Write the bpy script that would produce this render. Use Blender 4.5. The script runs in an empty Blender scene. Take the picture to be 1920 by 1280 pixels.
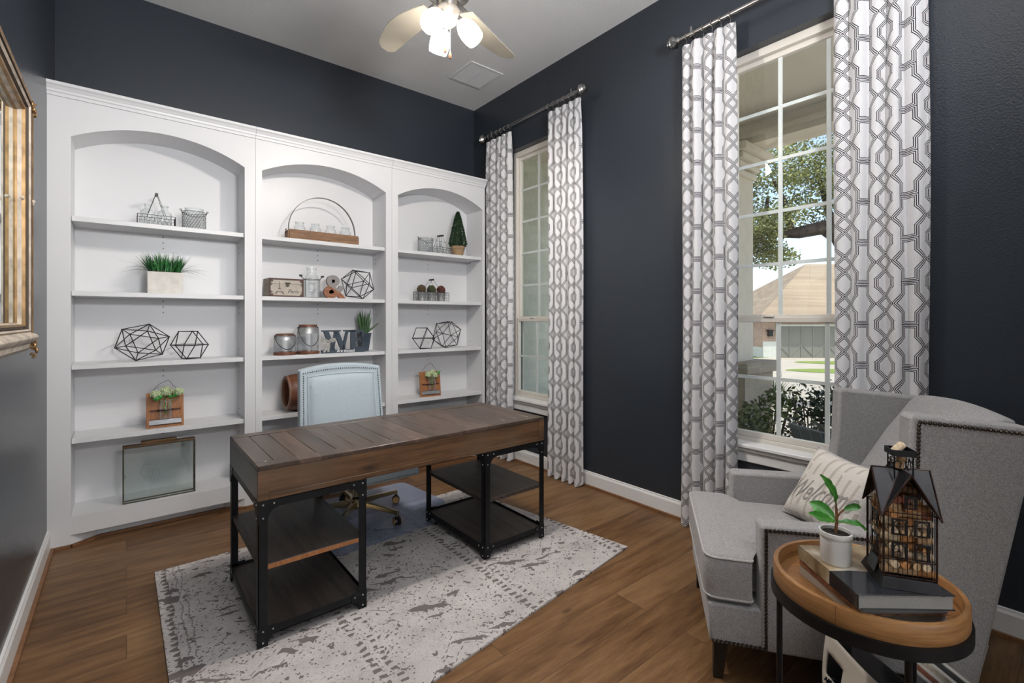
import bpy, bmesh, math, random
from mathutils import Vector, Matrix, Euler
random.seed(7)
PI = math.pi
C = bpy.context.scene.collection
SC = bpy.context.scene

# ---------------------------------------------------------------- camera, world, light
cam_d = bpy.data.cameras.new('camera'); cam = bpy.data.objects.new('camera', cam_d); C.objects.link(cam)
cam.location = (0, 0, 1.37); cam.rotation_euler = (PI/2, 0, math.radians(-39.09))
cam_d.sensor_width = 36; cam_d.lens = 36*890/1920; cam_d.shift_y = -41/1920; cam_d.clip_start = .02; cam_d.clip_end = 500
SC.camera = cam
w = bpy.data.worlds.new('world'); SC.world = w; w.use_nodes = True
wn = w.node_tree; bg = wn.nodes['Background']
sky = wn.nodes.new('ShaderNodeTexSky'); sky.sky_type = 'NISHITA'; sky.sun_disc = False
sky.sun_elevation = math.radians(50); sky.sun_rotation = math.radians(250); sky.air_density = 1.0; sky.dust_density = 2.0
hs = wn.nodes.new('ShaderNodeHueSaturation'); hs.inputs['Saturation'].default_value = .85; wn.links.new(sky.outputs[0], hs.inputs['Color'])
wn.links.new(hs.outputs[0], bg.inputs[0]); bg.inputs[1].default_value = 0.30
def lamp(name, kind, energy, color, loc, rot=(0,0,0), size=.1, size_y=None):
    d = bpy.data.lights.new(name, kind); d.energy = energy; d.color = color
    if kind == 'AREA':
        d.size = size
        if size_y: d.shape = 'RECTANGLE'; d.size_y = size_y
    elif kind == 'SUN': d.angle = size
    else: d.shadow_soft_size = size
    o = bpy.data.objects.new(name, d); C.objects.link(o); o.location = loc; o.rotation_euler = rot
    return o
sun = lamp('sun', 'SUN', 4.6, (1, .95, .86), (0, 0, 20), size=.01)
sun.rotation_euler = Vector((-.12, .50, -.85)).to_track_quat('-Z', 'Y').to_euler()
SC.view_settings.view_transform = 'Standard'; SC.view_settings.look = 'None'
SC.view_settings.exposure = .06; SC.view_settings.gamma = 1; SC.view_settings.use_curve_mapping = False
FOYER_FILL_W = 84; BULB_W = 44; SHADE_E = 26; CEILING_FILL_W = 150  # foyer and pendant powers belong to added fill lights

# ---------------------------------------------------------------- helpers
def tag(o, label=None, cat=None, group=None, kind=None):
    if label: o['label'] = label
    if cat: o['category'] = cat
    if group: o['group'] = group
    if kind: o['kind'] = kind
    return o
def M_of(o):
    return Matrix.Translation(o.location) @ o.rotation_euler.to_matrix().to_4x4()
def thing(name, loc, label, cat, group=None, rotz=0, kind=None):
    o = bpy.data.objects.new(name, None); C.objects.link(o); o.location = loc; o.rotation_euler = (0, 0, rotz)
    o.empty_display_size = .05
    return tag(o, label, cat, group, kind)
def children(o):
    return [c for c in bpy.data.objects if c.parent == o]
def copy_tree(o, parent=None):
    kids = children(o)
    c = o.copy(); C.objects.link(c); c.parent = parent
    for k in kids: copy_tree(k, c)
    return c
def rot(ax, a): return Matrix.Rotation(a, 4, ax)
def tr(x, y, z): return Matrix.Translation((x, y, z))

class MB:
    def __init__(s): s.v = []; s.f = []; s.uv = None
    def add(s, vs, fs, M=None):
        n = len(s.v)
        s.v += [tuple(M @ Vector(p)) if M is not None else tuple(p) for p in vs]
        s.f += [tuple(n+i for i in f) for f in fs]
        return s
    def box(s, x0, x1, y0, y1, z0, z1, M=None):
        vs = [(x, y, z) for z in (z0, z1) for y in (y0, y1) for x in (x0, x1)]
        return s.add(vs, [(0,2,3,1), (4,5,7,6), (0,1,5,4), (2,6,7,3), (0,4,6,2), (1,3,7,5)], M)
    def cone(s, p0, p1, r0, r1, seg=16, caps=True, M=None):
        p0 = Vector(p0); p1 = Vector(p1); d = (p1-p0)
        if d.length < 1e-9: return s
        q = d.to_track_quat('Z', 'Y').to_matrix()
        vs = []
        for p, r in ((p0, r0), (p1, r1)):
            for i in range(seg):
                a = 2*PI*i/seg; vs.append(p + q @ Vector((r*math.cos(a), r*math.sin(a), 0)))
        fs = [(i, (i+1) % seg, seg+(i+1) % seg, seg+i) for i in range(seg)]
        if caps: fs += [tuple(range(seg))[::-1], tuple(range(seg, 2*seg))]
        return s.add(vs, fs, M)
    def tube(s, pts, r, seg=6, closed=False, M=None, caps=True):
        pts = [Vector(p) for p in pts]; n = len(pts)
        rr = r if isinstance(r, (list, tuple)) else [r]*n
        vs = []; prev = None
        for i, p in enumerate(pts):
            a = pts[(i-1) % n] if (closed or i > 0) else p
            b = pts[(i+1) % n] if (closed or i < n-1) else p
            d = (b-a).normalized() if (b-a).length > 1e-9 else Vector((0,0,1))
            if prev is None:
                up = Vector((0,0,1)) if abs(d.z) < .9 else Vector((1,0,0))
                x = up.cross(d).normalized()
            else:
                x = (prev - d*prev.dot(d))
                x = x.normalized() if x.length > 1e-6 else Vector((0,0,1)).cross(d).normalized()
            prev = x; y = d.cross(x)
            for k in range(seg):
                t = 2*PI*k/seg; vs.append(p + (x*math.cos(t)+y*math.sin(t))*rr[i])
        fs = []
        for i in range(n if closed else n-1):
            j = (i+1) % n
            for k in range(seg):
                l = (k+1) % seg; fs.append((i*seg+k, i*seg+l, j*seg+l, j*seg+k))
        if not closed and caps:
            fs.append(tuple(range(seg))[::-1]); fs.append(tuple((n-1)*seg+k for k in range(seg)))
        return s.add(vs, fs, M)
    def lathe(s, prof, c=(0,0,0), seg=24, M=None):
        vs = []; fs = []; n = len(prof)
        for r, z in prof:
            for k in range(seg):
                a = 2*PI*k/seg; vs.append((c[0]+r*math.cos(a), c[1]+r*math.sin(a), c[2]+z))
        for i in range(n-1):
            for k in range(seg):
                l = (k+1) % seg; fs.append((i*seg+k, i*seg+l, (i+1)*seg+l, (i+1)*seg+k))
        if prof[0][0] > 1e-5: pass
        return s.add(vs, fs, M)
    def prism(s, poly, ax, a, b, M=None):
        # poly: list of 2d points in the plane normal to ax
        def P(u, v, t): return {'x': (t, u, v), 'y': (u, t, v), 'z': (u, v, t)}[ax]
        n = len(poly)
        vs = [P(u, v, a) for u, v in poly] + [P(u, v, b) for u, v in poly]
        fs = [tuple(range(n))[::-1], tuple(range(n, 2*n))] + [(i, (i+1) % n, n+(i+1) % n, n+i) for i in range(n)]
        return s.add(vs, fs, M)
    def ball(s, c, r, seg=10, M=None, sz=1.0):
        vs = []; fs = []; rings = max(3, seg//2)
        for i in range(1, rings):
            t = PI*i/rings
            for k in range(seg):
                a = 2*PI*k/seg; vs.append((c[0]+r*math.sin(t)*math.cos(a), c[1]+r*math.sin(t)*math.sin(a), c[2]+r*sz*math.cos(t)))
        top = len(vs); vs += [(c[0], c[1], c[2]+r*sz), (c[0], c[1], c[2]-r*sz)]
        for i in range(rings-2):
            for k in range(seg):
                l = (k+1) % seg; fs.append((i*seg+k, (i+1)*seg+k, (i+1)*seg+l, i*seg+l))
        for k in range(seg):
            l = (k+1) % seg; fs.append((top, k, l)); fs.append((top+1, (rings-2)*seg+l, (rings-2)*seg+k))
        return s.add(vs, fs, M)
    def grid(s, fn, nu, nv, M=None, closed_u=False):
        vs = [fn(i/nu, j/nv) for j in range(nv+1) for i in range(nu+1)]
        fs = [(j*(nu+1)+i, j*(nu+1)+i+1, (j+1)*(nu+1)+i+1, (j+1)*(nu+1)+i) for j in range(nv) for i in range(nu)]
        return s.add(vs, fs, M)
    def build(s, name, mt, parent=None, bevel=0, smooth=None, sub=0, world=True, solid=0, segs=2, uv=None, fixn=True):
        me = bpy.data.meshes.new(name)
        vs = s.v
        if parent is not None and world:
            chain = []; p = parent
            while p is not None: chain.append(M_of(p)); p = p.parent
            m = Matrix.Identity(4)
            for x in reversed(chain): m = m @ x
            mi = m.inverted(); vs = [tuple(mi @ Vector(p)) for p in vs]
        me.from_pydata(vs, [], s.f)
        if fixn:
            bm = bmesh.new(); bm.from_mesh(me); bmesh.ops.recalc_face_normals(bm, faces=bm.faces); bm.to_mesh(me); bm.free()
        if uv:
            l = me.uv_layers.new(name='UVMap')
            for lp in me.loops: l.data[lp.index].uv = uv[lp.vertex_index]
        o = bpy.data.objects.new(name, me); C.objects.link(o)
        if isinstance(mt, (list, tuple)):
            for q in mt: me.materials.append(q)
        else: me.materials.append(mt)
        if parent is not None: o.parent = parent
        if solid:
            md = o.modifiers.new('solid', 'SOLIDIFY'); md.thickness = solid; md.offset = 0
        if bevel:
            md = o.modifiers.new('bevel', 'BEVEL'); md.width = bevel; md.segments = segs; md.limit_method = 'ANGLE'; md.angle_limit = math.radians(40)
        if sub:
            md = o.modifiers.new('sub', 'SUBSURF'); md.levels = sub; md.render_levels = sub
        if smooth is None: smooth = bool(sub)
        if smooth or bevel:
            for p in me.polygons: p.use_smooth = True
            if not sub:
                me.set_sharp_from_angle(angle=math.radians(35)) if hasattr(me, 'set_sharp_from_angle') else None
        return o

def bx(name, m, x0, x1, y0, y1, z0, z1, parent=None, bevel=0, kind=None, world=True):
    o = MB().box(x0, x1, y0, y1, z0, z1).build(name, m, parent, bevel, world=world)
    if kind: o['kind'] = kind
    return o

# text as real mesh; lies in local XY, facing +Z; M places it
def text_mesh(name, s, size, m, parent, M, extrude=.001, offset=0, shear=0, align='CENTER', world=True):
    cu = bpy.data.curves.new(name, 'FONT'); cu.body = s; cu.size = size; cu.extrude = extrude; cu.offset = offset; cu.shear = shear
    cu.align_x = align; cu.resolution_u = 6
    t = bpy.data.objects.new('tmp', cu); C.objects.link(t)
    dg = bpy.context.evaluated_depsgraph_get()
    me = bpy.data.meshes.new_from_object(t.evaluated_get(dg))
    bpy.data.objects.remove(t); bpy.data.curves.remove(cu)
    mb = MB(); mb.add([v.co for v in me.vertices], [tuple(p.vertices) for p in me.polygons], M)
    bpy.data.meshes.remove(me)
    return mb.build(name, m, parent, world=world)

# ---------------------------------------------------------------- material helpers
class X:
    nt = None
    def __init__(s, sock): s.s = sock
    @staticmethod
    def op(o, a, b=None, c=None):
        n = X.nt.nodes.new('ShaderNodeMath'); n.operation = o
        for i, q in enumerate((a, b, c)):
            if q is None: continue
            if isinstance(q, X): X.nt.links.new(q.s, n.inputs[i])
            else: n.inputs[i].default_value = q
        return X(n.outputs[0])
    def __add__(a, b): return X.op('ADD', a, b)
    def __radd__(a, b): return X.op('ADD', b, a)
    def __sub__(a, b): return X.op('SUBTRACT', a, b)
    def __rsub__(a, b): return X.op('SUBTRACT', b, a)
    def __mul__(a, b): return X.op('MULTIPLY', a, b)
    def __rmul__(a, b): return X.op('MULTIPLY', b, a)
    def __truediv__(a, b): return X.op('DIVIDE', a, b)
    def lt(a, b): return X.op('LESS_THAN', a, b)
    def gt(a, b): return X.op('GREATER_THAN', a, b)
    def abs(a): return X.op('ABSOLUTE', a)
    def fr(a): return X.op('FRACT', a)
    def fl(a): return X.op('FLOOR', a)
    def min(a, b): return X.op('MINIMUM', a, b)
    def max(a, b): return X.op('MAXIMUM', a, b)
    def sin(a): return X.op('SINE', a)

def newmat(name):
    m = bpy.data.materials.new(name); m.use_nodes = True
    nt = m.node_tree; X.nt = nt
    return m, nt, nt.nodes['Principled BSDF']
def coords(nt, kind='Object', scale=(1,1,1), rotz=0):
    tc = nt.nodes.new('ShaderNodeTexCoord'); mp = nt.nodes.new('ShaderNodeMapping')
    mp.inputs['Scale'].default_value = scale; mp.inputs['Rotation'].default_value = (0, 0, rotz)
    nt.links.new(tc.outputs[kind], mp.inputs[0]); return mp.outputs[0]
def sep(nt, v):
    n = nt.nodes.new('ShaderNodeSeparateXYZ'); nt.links.new(v, n.inputs[0]); return X(n.outputs[0]), X(n.outputs[1]), X(n.outputs[2])
def noise(nt, v, scale, detail=3, rough=.5):
    n = nt.nodes.new('ShaderNodeTexNoise'); n.inputs['Scale'].default_value = scale; n.inputs['Detail'].default_value = detail
    n.inputs['Roughness'].default_value = rough; nt.links.new(v, n.inputs['Vector']); return X(n.outputs[0])
def voro(nt, v, scale, feature='F1'):
    n = nt.nodes.new('ShaderNodeTexVoronoi'); n.feature = feature; n.inputs['Scale'].default_value = scale
    nt.links.new(v, n.inputs['Vector']); return X(n.outputs[0]), n
def ramp(nt, fac, stops):
    n = nt.nodes.new('ShaderNodeValToRGB'); nt.links.new(fac.s, n.inputs[0]); e = n.color_ramp.elements
    while len(e) < len(stops): e.new(.5)
    for i, (p, c) in enumerate(stops): e[i].position = p; e[i].color = (*c, 1)
    return n.outputs[0]
def mix(nt, fac, a, b, blend='MIX'):
    n = nt.nodes.new('ShaderNodeMix'); n.data_type = 'RGBA'; n.blend_type = blend
    if isinstance(fac, X): nt.links.new(fac.s, n.inputs['Factor'])
    else: n.inputs['Factor'].default_value = fac
    for q, nm in ((a, 6), (b, 7)):
        if isinstance(q, tuple): n.inputs[nm].default_value = (*q, 1)
        else: nt.links.new(q, n.inputs[nm])
    return n.outputs[2]
def bump(nt, bs, h, strength=.3, dist=.002):
    n = nt.nodes.new('ShaderNodeBump'); n.inputs['Strength'].default_value = strength; n.inputs['Distance'].default_value = dist
    nt.links.new(h.s, n.inputs['Height']); nt.links.new(n.outputs[0], bs.inputs['Normal'])

def mat(name, col, rough=.5, metal=0, spec=.5, nz=None, bp=None, sheen=0, coat=0):
    m, nt, bs = newmat(name)
    bs.inputs['Base Color'].default_value = (*col, 1); bs.inputs['Roughness'].default_value = rough
    bs.inputs['Metallic'].default_value = metal; bs.inputs['Specular IOR Level'].default_value = spec
    if sheen: bs.inputs['Sheen Weight'].default_value = sheen
    if coat: bs.inputs['Coat Weight'].default_value = coat; bs.inputs['Coat Roughness'].default_value = .15
    v = coords(nt)
    if nz is None: nz = (6, .06)
    f = noise(nt, v, nz[0], 4)
    k = nz[1]
    c = ramp(nt, f, [(.3, tuple(max(0, x*(1-k)) for x in col)), (.7, tuple(min(1, x*(1+k)) for x in col))])
    nt.links.new(c, bs.inputs['Base Color'])
    if bp: bump(nt, bs, noise(nt, v, bp[0], 2), bp[1], bp[2])
    return m

def glassy(name, tint=(.95,.98,.97), fac=.10, rough=.02, edge=True, edgecol=None):
    m = bpy.data.materials.new(name); m.use_nodes = True; nt = m.node_tree; X.nt = nt
    nt.nodes.remove(nt.nodes['Principled BSDF']); out = nt.nodes['Material Output']
    t = nt.nodes.new('ShaderNodeBsdfTransparent'); t.inputs[0].default_value = (*tint, 1)
    g = nt.nodes.new('ShaderNodeBsdfGlossy'); g.inputs['Roughness'].default_value = rough
    mx = nt.nodes.new('ShaderNodeMixShader')
    fr = nt.nodes.new('ShaderNodeLayerWeight'); fr.inputs[0].default_value = .5
    f = (X.op('POWER', X(fr.outputs[1]), 5.0)*.9 + fac*.5).min(1)
    nt.links.new(f.s, mx.inputs[0]); nt.links.new(t.outputs[0], mx.inputs[1]); nt.links.new(g.outputs[0], mx.inputs[2])
    last = mx
    if edge:
        lw = nt.nodes.new('ShaderNodeLayerWeight'); lw.inputs[0].default_value = .35
        d = nt.nodes.new('ShaderNodeBsdfDiffuse'); d.inputs[0].default_value = (*(edgecol or (.72, .76, .76)), 1)
        m2 = nt.nodes.new('ShaderNodeMixShader'); fe = X(lw.outputs[1]) * .5
        nt.links.new(fe.s, m2.inputs[0]); nt.links.new(mx.outputs[0], m2.inputs[1]); nt.links.new(d.outputs[0], m2.inputs[2]); last = m2
    nt.links.new(last.outputs[0], out.inputs[0])
    return m

def wood(name, c1, c2, axis='x', rough=.45, scale=1, knots=True, spec=.4, bumps=.25, c3=None):
    m, nt, bs = newmat(name)
    st = {'x': (1.2, 14, 14), 'y': (14, 1.2, 14), 'z': (14, 14, 1.2), 'h': (1.5, 1.5, 26)}[axis]
    v = coords(nt, 'Object', tuple(q*scale for q in st))
    f = noise(nt, v, 2.2, 8, .65)
    f2 = noise(nt, coords(nt, 'Object', tuple(q*scale*3 for q in st)), 4, 4, .7)
    g = f*.7 + f2*.3
    c = ramp(nt, g, [(.36, c1), (.62, c2)])
    if c3:
        big = noise(nt, coords(nt), 1.6*scale, 3)
        c = mix(nt, X.op('MULTIPLY', (big-.42).max(0), 3).min(1), c, c3)
    if knots:
        kv = coords(nt, 'Object', {'x': (1.6, 4, 4), 'y': (4, 1.6, 4), 'z': (4, 4, 1.6), 'h': (1, 1, 4)}[axis])
        d, _ = voro(nt, kv, 1.3*scale)
        k = (.13-d).max(0)*7
        c = mix(nt, k.min(.8), c, tuple(q*.25 for q in c1))
    nt.links.new(c, bs.inputs['Base Color'])
    bs.inputs['Roughness'].default_value = rough; bs.inputs['Specular IOR Level'].default_value = spec
    bump(nt, bs, g, bumps, .002)
    return m

# --- walls / room
def paint(name, col, rough, bs_=(90, .25, .003), spec=.5):
    return mat(name, col, rough, spec=spec, nz=(2, .03), bp=bs_)
M_wall = paint('dark_navy_paint', (.027, .033, .043), .30, (110, .35, .004))
M_ceil = paint('ceiling_paint', (.86, .855, .85), .9, (140, .8, .006))
M_white = mat('white_paint', (.71, .71, .725), .35, nz=(3, .015))
M_trimw = mat('white_trim_paint', (.82, .82, .82), .35, nz=(3, .015))
M_foyer = mat('cream_foyer_paint', (.72, .70, .66), .8, nz=(3, .02))
M_vinyl = mat('window_vinyl', (.70, .66, .60), .4, nz=(4, .02))
M_glass = glassy('window_glass', (.97, .985, .98), .07, .0, edge=False)

def floor_mat():
    m, nt, bs = newmat('oak_plank_floor')
    v = coords(nt)
    b = nt.nodes.new('ShaderNodeTexBrick'); nt.links.new(v, b.inputs[0])
    b.offset = .37; b.inputs['Scale'].default_value = 1; b.inputs['Brick Width'].default_value = 1.9; b.inputs['Row Height'].default_value = .19
    b.inputs['Mortar Size'].default_value = .0014; b.inputs['Mortar Smooth'].default_value = .2
    b.inputs['Color1'].default_value = (0, 0, 0, 1); b.inputs['Color2'].default_value = (1, 1, 1, 1); b.inputs['Mortar'].default_value = (.5, .5, .5, 1)
    # per-plank offset of grain
    cv = nt.nodes.new('ShaderNodeVectorMath'); cv.operation = 'SCALE'; nt.links.new(b.outputs[0], cv.inputs[0]); cv.inputs['Scale'].default_value = 7
    av = nt.nodes.new('ShaderNodeVectorMath'); av.operation = 'ADD'; nt.links.new(coords(nt, 'Object', (1.1, 9, 1)), av.inputs[0]); nt.links.new(cv.outputs[0], av.inputs[1])
    g = noise(nt, av.outputs[0], 2.5, 8, .6)
    av2 = nt.nodes.new('ShaderNodeVectorMath'); av2.operation = 'ADD'; nt.links.new(coords(nt, 'Object', (4, 60, 1)), av2.inputs[0]); nt.links.new(cv.outputs[0], av2.inputs[1])
    g2 = noise(nt, av2.outputs[0], 4, 4, .7)
    bw = nt.nodes.new('ShaderNodeRGBToBW'); nt.links.new(b.outputs[0], bw.inputs[0])
    t = g*.65 + g2*.25 + X(bw.outputs[0])*.16
    c = ramp(nt, t, [(.36, (.085, .040, .016)), (.50, (.165, .085, .036)), (.66, (.255, .145, .068))])
    d, _ = voro(nt, coords(nt, 'Object', (1.5, 3.6, 1)), 1.1)
    c = mix(nt, ((.07-d).max(0)*14).min(.8), c, (.03, .014, .007))
    c = mix(nt, X(b.outputs[1])*.8, c, (.03, .015, .008))
    nt.links.new(c, bs.inputs['Base Color']); bs.inputs['Roughness'].default_value = .42; bs.inputs['Specular IOR Level'].default_value = .35
    bump(nt, bs, g2*.5 - X(b.outputs[1])*1.0, .25, .0015)
    return m
M_floor = floor_mat()

def curtain_mat():
    m, nt, bs = newmat('curtain_trellis_print')
    tc = nt.nodes.new('ShaderNodeTexCoord'); u, v, _ = sep(nt, tc.outputs['UV'])
    P, Q = .27, .207
    uu = (u/P).fr(); a = uu.min(1-uu)*P; b = (uu-.5).abs()*P
    vv = (v/Q).fr(); tri = (vv-.5).abs()*2
    T = ((.62-tri)*.11).min(.048)
    slA = ((.62-tri)*.11).lt(.048)
    dA = (a-T.abs()).abs()*(1-slA*.31)
    vb = (v/Q+.5).fr(); tb = (vb-.5).abs()*2
    g = (.038+((.45-tb)*.085).max(0))
    hd = .008-(1-tb)*(Q/2)
    dB = ((b-g)*(1-tb.lt(.45)*.24)).max(hd).abs()
    def lines(d): return X.op('MAXIMUM', d.lt(.0019), (d-.0075).abs().lt(.0018))
    # a band passing over hides what lies under it
    la = lines(dA); lb = lines(dB)*(dA.gt(.0095))
    L = la.max(lb)
    weave = noise(nt, coords(nt, 'UV', (600, 30, 1)), 1.0, 2)
    base = ramp(nt, weave, [(.3, (.76, .75, .77)), (.7, (.86, .85, .87))])
    c = mix(nt, L, base, (.022, .024, .030))
    nt.links.new(c, bs.inputs['Base Color']); bs.inputs['Roughness'].default_value = .85; bs.inputs['Specular IOR Level'].default_value = .15
    # thin cloth lets a little daylight through
    tl = nt.nodes.new('ShaderNodeBsdfTranslucent'); nt.links.new(c, tl.inputs[0])
    mx = nt.nodes.new('ShaderNodeMixShader'); mx.inputs[0].default_value = .22
    nt.links.new(bs.outputs[0], mx.inputs[1]); nt.links.new(tl.outputs[0], mx.inputs[2])
    nt.links.new(mx.outputs[0], nt.nodes['Material Output'].inputs[0])
    return m
M_curtain = curtain_mat()

def rug_mat():
    m, nt, bs = newmat('distressed_rug_pile')
    v = coords(nt)
    nv = nt.nodes.new('ShaderNodeTexNoise'); nv.inputs['Scale'].default_value = 9; nv.inputs['Detail'].default_value = 2; nt.links.new(v, nv.inputs['Vector'])
    sub = nt.nodes.new('ShaderNodeVectorMath'); sub.operation = 'SUBTRACT'; nt.links.new(nv.outputs[1], sub.inputs[0]); sub.inputs[1].default_value = (.5, .5, .5)
    sc = nt.nodes.new('ShaderNodeVectorMath'); sc.operation = 'SCALE'; nt.links.new(sub.outputs[0], sc.inputs[0]); sc.inputs['Scale'].default_value = .05
    ad = nt.nodes.new('ShaderNodeVectorMath'); ad.operation = 'ADD'; nt.links.new(v, ad.inputs[0]); nt.links.new(sc.outputs[0], ad.inputs[1])
    x, y, z = sep(nt, ad.outputs[0])
    # large medallion cells 0.74 x 0.62 around which ring bands of leaf strokes run
    fx = ((x/.74).fr()-.5).abs()*2; fy = ((y/.62).fr()-.5).abs()*2
    dd = fx*.55+fy*.55 + (fx*fx+fy*fy)*.22
    ring = X.op('MULTIPLY', dd.gt(.30), dd.lt(.66))
    wob = noise(nt, v, 55, 2); wob2 = noise(nt, v, 7, 1)
    # leaf strokes fan along the ring: slanted bands cut into lens shapes
    q1 = y*13.0 + x*5.2 + wob2*1.2 + wob*.45; q2 = (x*3.1 - y*1.6 + wob2*.8)
    row = (q1.fl()*.37)
    lens = (((q2+row).fr()-.5).abs()*-.80+.33).max(0)
    leaf = (q1.fr()-.5).abs().lt(lens + (wob-.5)*.30)
    clus = noise(nt, coords(nt, 'Object', (1, 1, 1), .7), 3.6, 0).gt(.48)
    leaves = ring*leaf*clus
    d1, _ = voro(nt, v, 52); dens = noise(nt, v, 3.2, 2)
    speck = d1.lt(.24)*dens.gt(.42)*noise(nt, v, 30, 1).gt(.44)
    blot = noise(nt, v, 34, 2, .6).gt(.63)*noise(nt, coords(nt, 'Object', (1, 1, 1), .4), 5, 1).gt(.45)
    dia = ((fx+fy)*3.6).fr()
    stitch = (dia-.5).abs().lt(.035)*dd.lt(.55)*((x*130+y*90).sin().gt(-.2))*noise(nt, v, 9, 1).gt(.42)
    bx_ = ((x/.74).fr()-.02).abs()
    tri = X.op('MULTIPLY', bx_.lt(.024), ((y*26).fr()-.5).abs().lt(.24))*noise(nt, v, 15, 1).gt(.38)
    bx2 = ((x/.74).fr()-.10).abs()
    tri2 = X.op('MULTIPLY', bx2.lt(.020), ((y*26+.5).fr()-.5).abs().lt(.2))*noise(nt, v, 12, 1).gt(.42)
    bt = X.op('MULTIPLY', (x-.155).abs().lt(.012), ((y*24).fr()-.5).abs().lt(.28+(x-.155)*14))
    bt2 = X.op('MULTIPLY', (x-.20).abs().lt(.003), ((y*60).fr()-.5).abs().lt(.3))
    bt3 = X.op('MULTIPLY', (x-.225).abs().lt(.003), ((y*60+.5).fr()-.5).abs().lt(.3))
    L = leaves.max(speck).max(stitch).max(tri).max(tri2).max(bt).max(bt2).max(bt3).max(blot)
    pile = noise(nt, v, 320, 3, .7)
    base = ramp(nt, pile*.6+noise(nt, v, 5, 4)*.4, [(.38, (.40, .37, .36)), (.55, (.60, .57, .56)), (.7, (.70, .67, .66))])
    c = mix(nt, (noise(nt, v, 75, 3, .7).gt(.56)*noise(nt, v, 2.5, 2).gt(.45))*.35, base, (.30, .27, .26)); base = c
    c = mix(nt, L*.92, base, (.155, .130, .125))
    nt.links.new(c, bs.inputs['Base Color']); bs.inputs['Roughness'].default_value = .95; bs.inputs['Specular IOR Level'].default_value = .1
    bump(nt, bs, pile - L*.8, .6, .004)
    return m
M_rug = rug_mat()

def tweed(name, c1, c2, sc=330, rough=.9):
    m, nt, bs = newmat(name)
    v = coords(nt); d, _ = voro(nt, v, sc)
    f = d*.85 + noise(nt, v, 60, 3)*.22+.05
    c = ramp(nt, f, [(.25, c1), (.75, c2)])
    nt.links.new(c, bs.inputs['Base Color']); bs.inputs['Roughness'].default_value = rough; bs.inputs['Specular IOR Level'].default_value = .2
    bs.inputs['Sheen Weight'].default_value = .25
    bump(nt, bs, f, .5, .0015)
    return m
M_tweed = tweed('grey_tweed', (.50, .485, .485), (.24, .232, .235), 480)
M_pipe = tweed('grey_piping', (.60, .58, .58), (.36, .35, .35), 400)
M_blue = tweed('pale_blue_linen', (.50, .57, .61), (.37, .44, .49), 420)
M_bluetrim = mat('pale_blue_cord', (.42, .50, .55), .8)
M_black = mat('black_iron', (.012, .013, .015), .45, .6, nz=(20, .2), bp=(60, .1, .001))
M_wire = mat('dark_wire', (.035, .033, .032), .5, .7)
M_blackp = mat('black_plastic', (.012, .012, .014), .35)
M_leg = mat('espresso_leg', (.012, .010, .009), .35)
M_bronze = mat('bronze_nail', (.075, .060, .050), .35, .9)
M_silver = mat('silver_nail', (.55, .56, .58), .25, 1)
M_nickel = mat('brushed_nickel', (.34, .33, .32), .28, 1, nz=(40, .1))
M_gold = mat('brass_base', (.46, .38, .24), .25, 1)
M_tire = mat('caster_amber', (.52, .30, .10), .4)
M_cer = mat('white_ceramic', (.82, .81, .79), .2, coat=.4)
M_soil = mat('dark_soil', (.02, .015, .012), .9, nz=(90, .6), bp=(120, 1, .004))
M_zinc = mat('galvanised_zinc', (.42, .43, .44), .45, .7, nz=(14, .3))
M_copper = mat('rusty_copper_band', (.23, .10, .06), .5, .5, nz=(16, .35))
def plankify(m, pitch, off, amt, ax=0):
    nt = m.node_tree; X.nt = nt; bs = nt.nodes['Principled BSDF']; src = bs.inputs['Base Color'].links[0].from_socket
    co = sep(nt, coords(nt))[ax]; k = ((co+off)/pitch).fl(); h = ((k*12.9898).sin()*43758.5).fr()
    n = nt.nodes.new('ShaderNodeHueSaturation'); nt.links.new(src, n.inputs['Color']); v = h*amt+(1-amt/2); nt.links.new(v.s, n.inputs['Value']); nt.links.new(n.outputs[0], bs.inputs['Base Color'])
M_desk = wood('desk_weathered_wood', (.040, .025, .018), (.115, .076, .056), 'y', .32, 1, True, .5, .35)
plankify(M_desk, (1.61-.15)/16, .73, .55)
M_deskx = wood('desk_front_wood', (.060, .028, .012), (.185, .092, .040), 'x', .42, 1, True, .5, .35, c3=(.15, .115, .08))
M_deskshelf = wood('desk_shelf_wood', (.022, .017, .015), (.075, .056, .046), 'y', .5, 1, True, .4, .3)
M_shoe = wood('shoe_moulding_wood', (.16, .07, .03), (.26, .13, .06), 'x', .5, 1, False)
M_oak = wood('tray_oak', (.20, .088, .028), (.38, .195, .075), 'h', .38, 2.0, False, .4, .1)
M_crate = wood('crate_wood', (.14, .070, .035), (.30, .17, .095), 'x', .65, 4, True)
M_plaq = wood('plaque_wood', (.24, .085, .028), (.42, .18, .065), 'z', .5, 4, True)
M_drum = wood('barrel_wood', (.10, .035, .018), (.21, .085, .045), 'x', .4, 3, False)
M_amp = wood('ampersand_wood', (.14, .045, .02), (.42, .19, .10), 'x', .5, 5, False)
M_jar = glassy('jar_glass', (.97, .985, .985), .08, .05)
M_jar2 = glassy('crackle_glass', (.90, .92, .93), .25, .25, edgecol=(.5, .53, .54))
M_mirror = mat('mirror_glass', (.80, .88, .86), .015, 1, nz=(1, 0))

# ---------------------------------------------------------------- room shell
XL, XR, YB, ZC = -.364, 2.963, 4.307, 3.66
YF = -.40
bx('floor', M_floor, XL-.15, XR+.0, -4.2, YB+.15, -.1, 0, kind='structure')
bx('ceiling', M_ceil, XL-.15, XR+.3, -4.2, YB+.15, ZC, ZC+.15, kind='structure')
bx('wall_left', M_wall, XL-.15, XL, YF, YB, 0, ZC, kind='structure')
bx('wall_back', M_wall, XL-.15, XR+.25, YB, YB+.15, 0, ZC, kind='structure')
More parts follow.
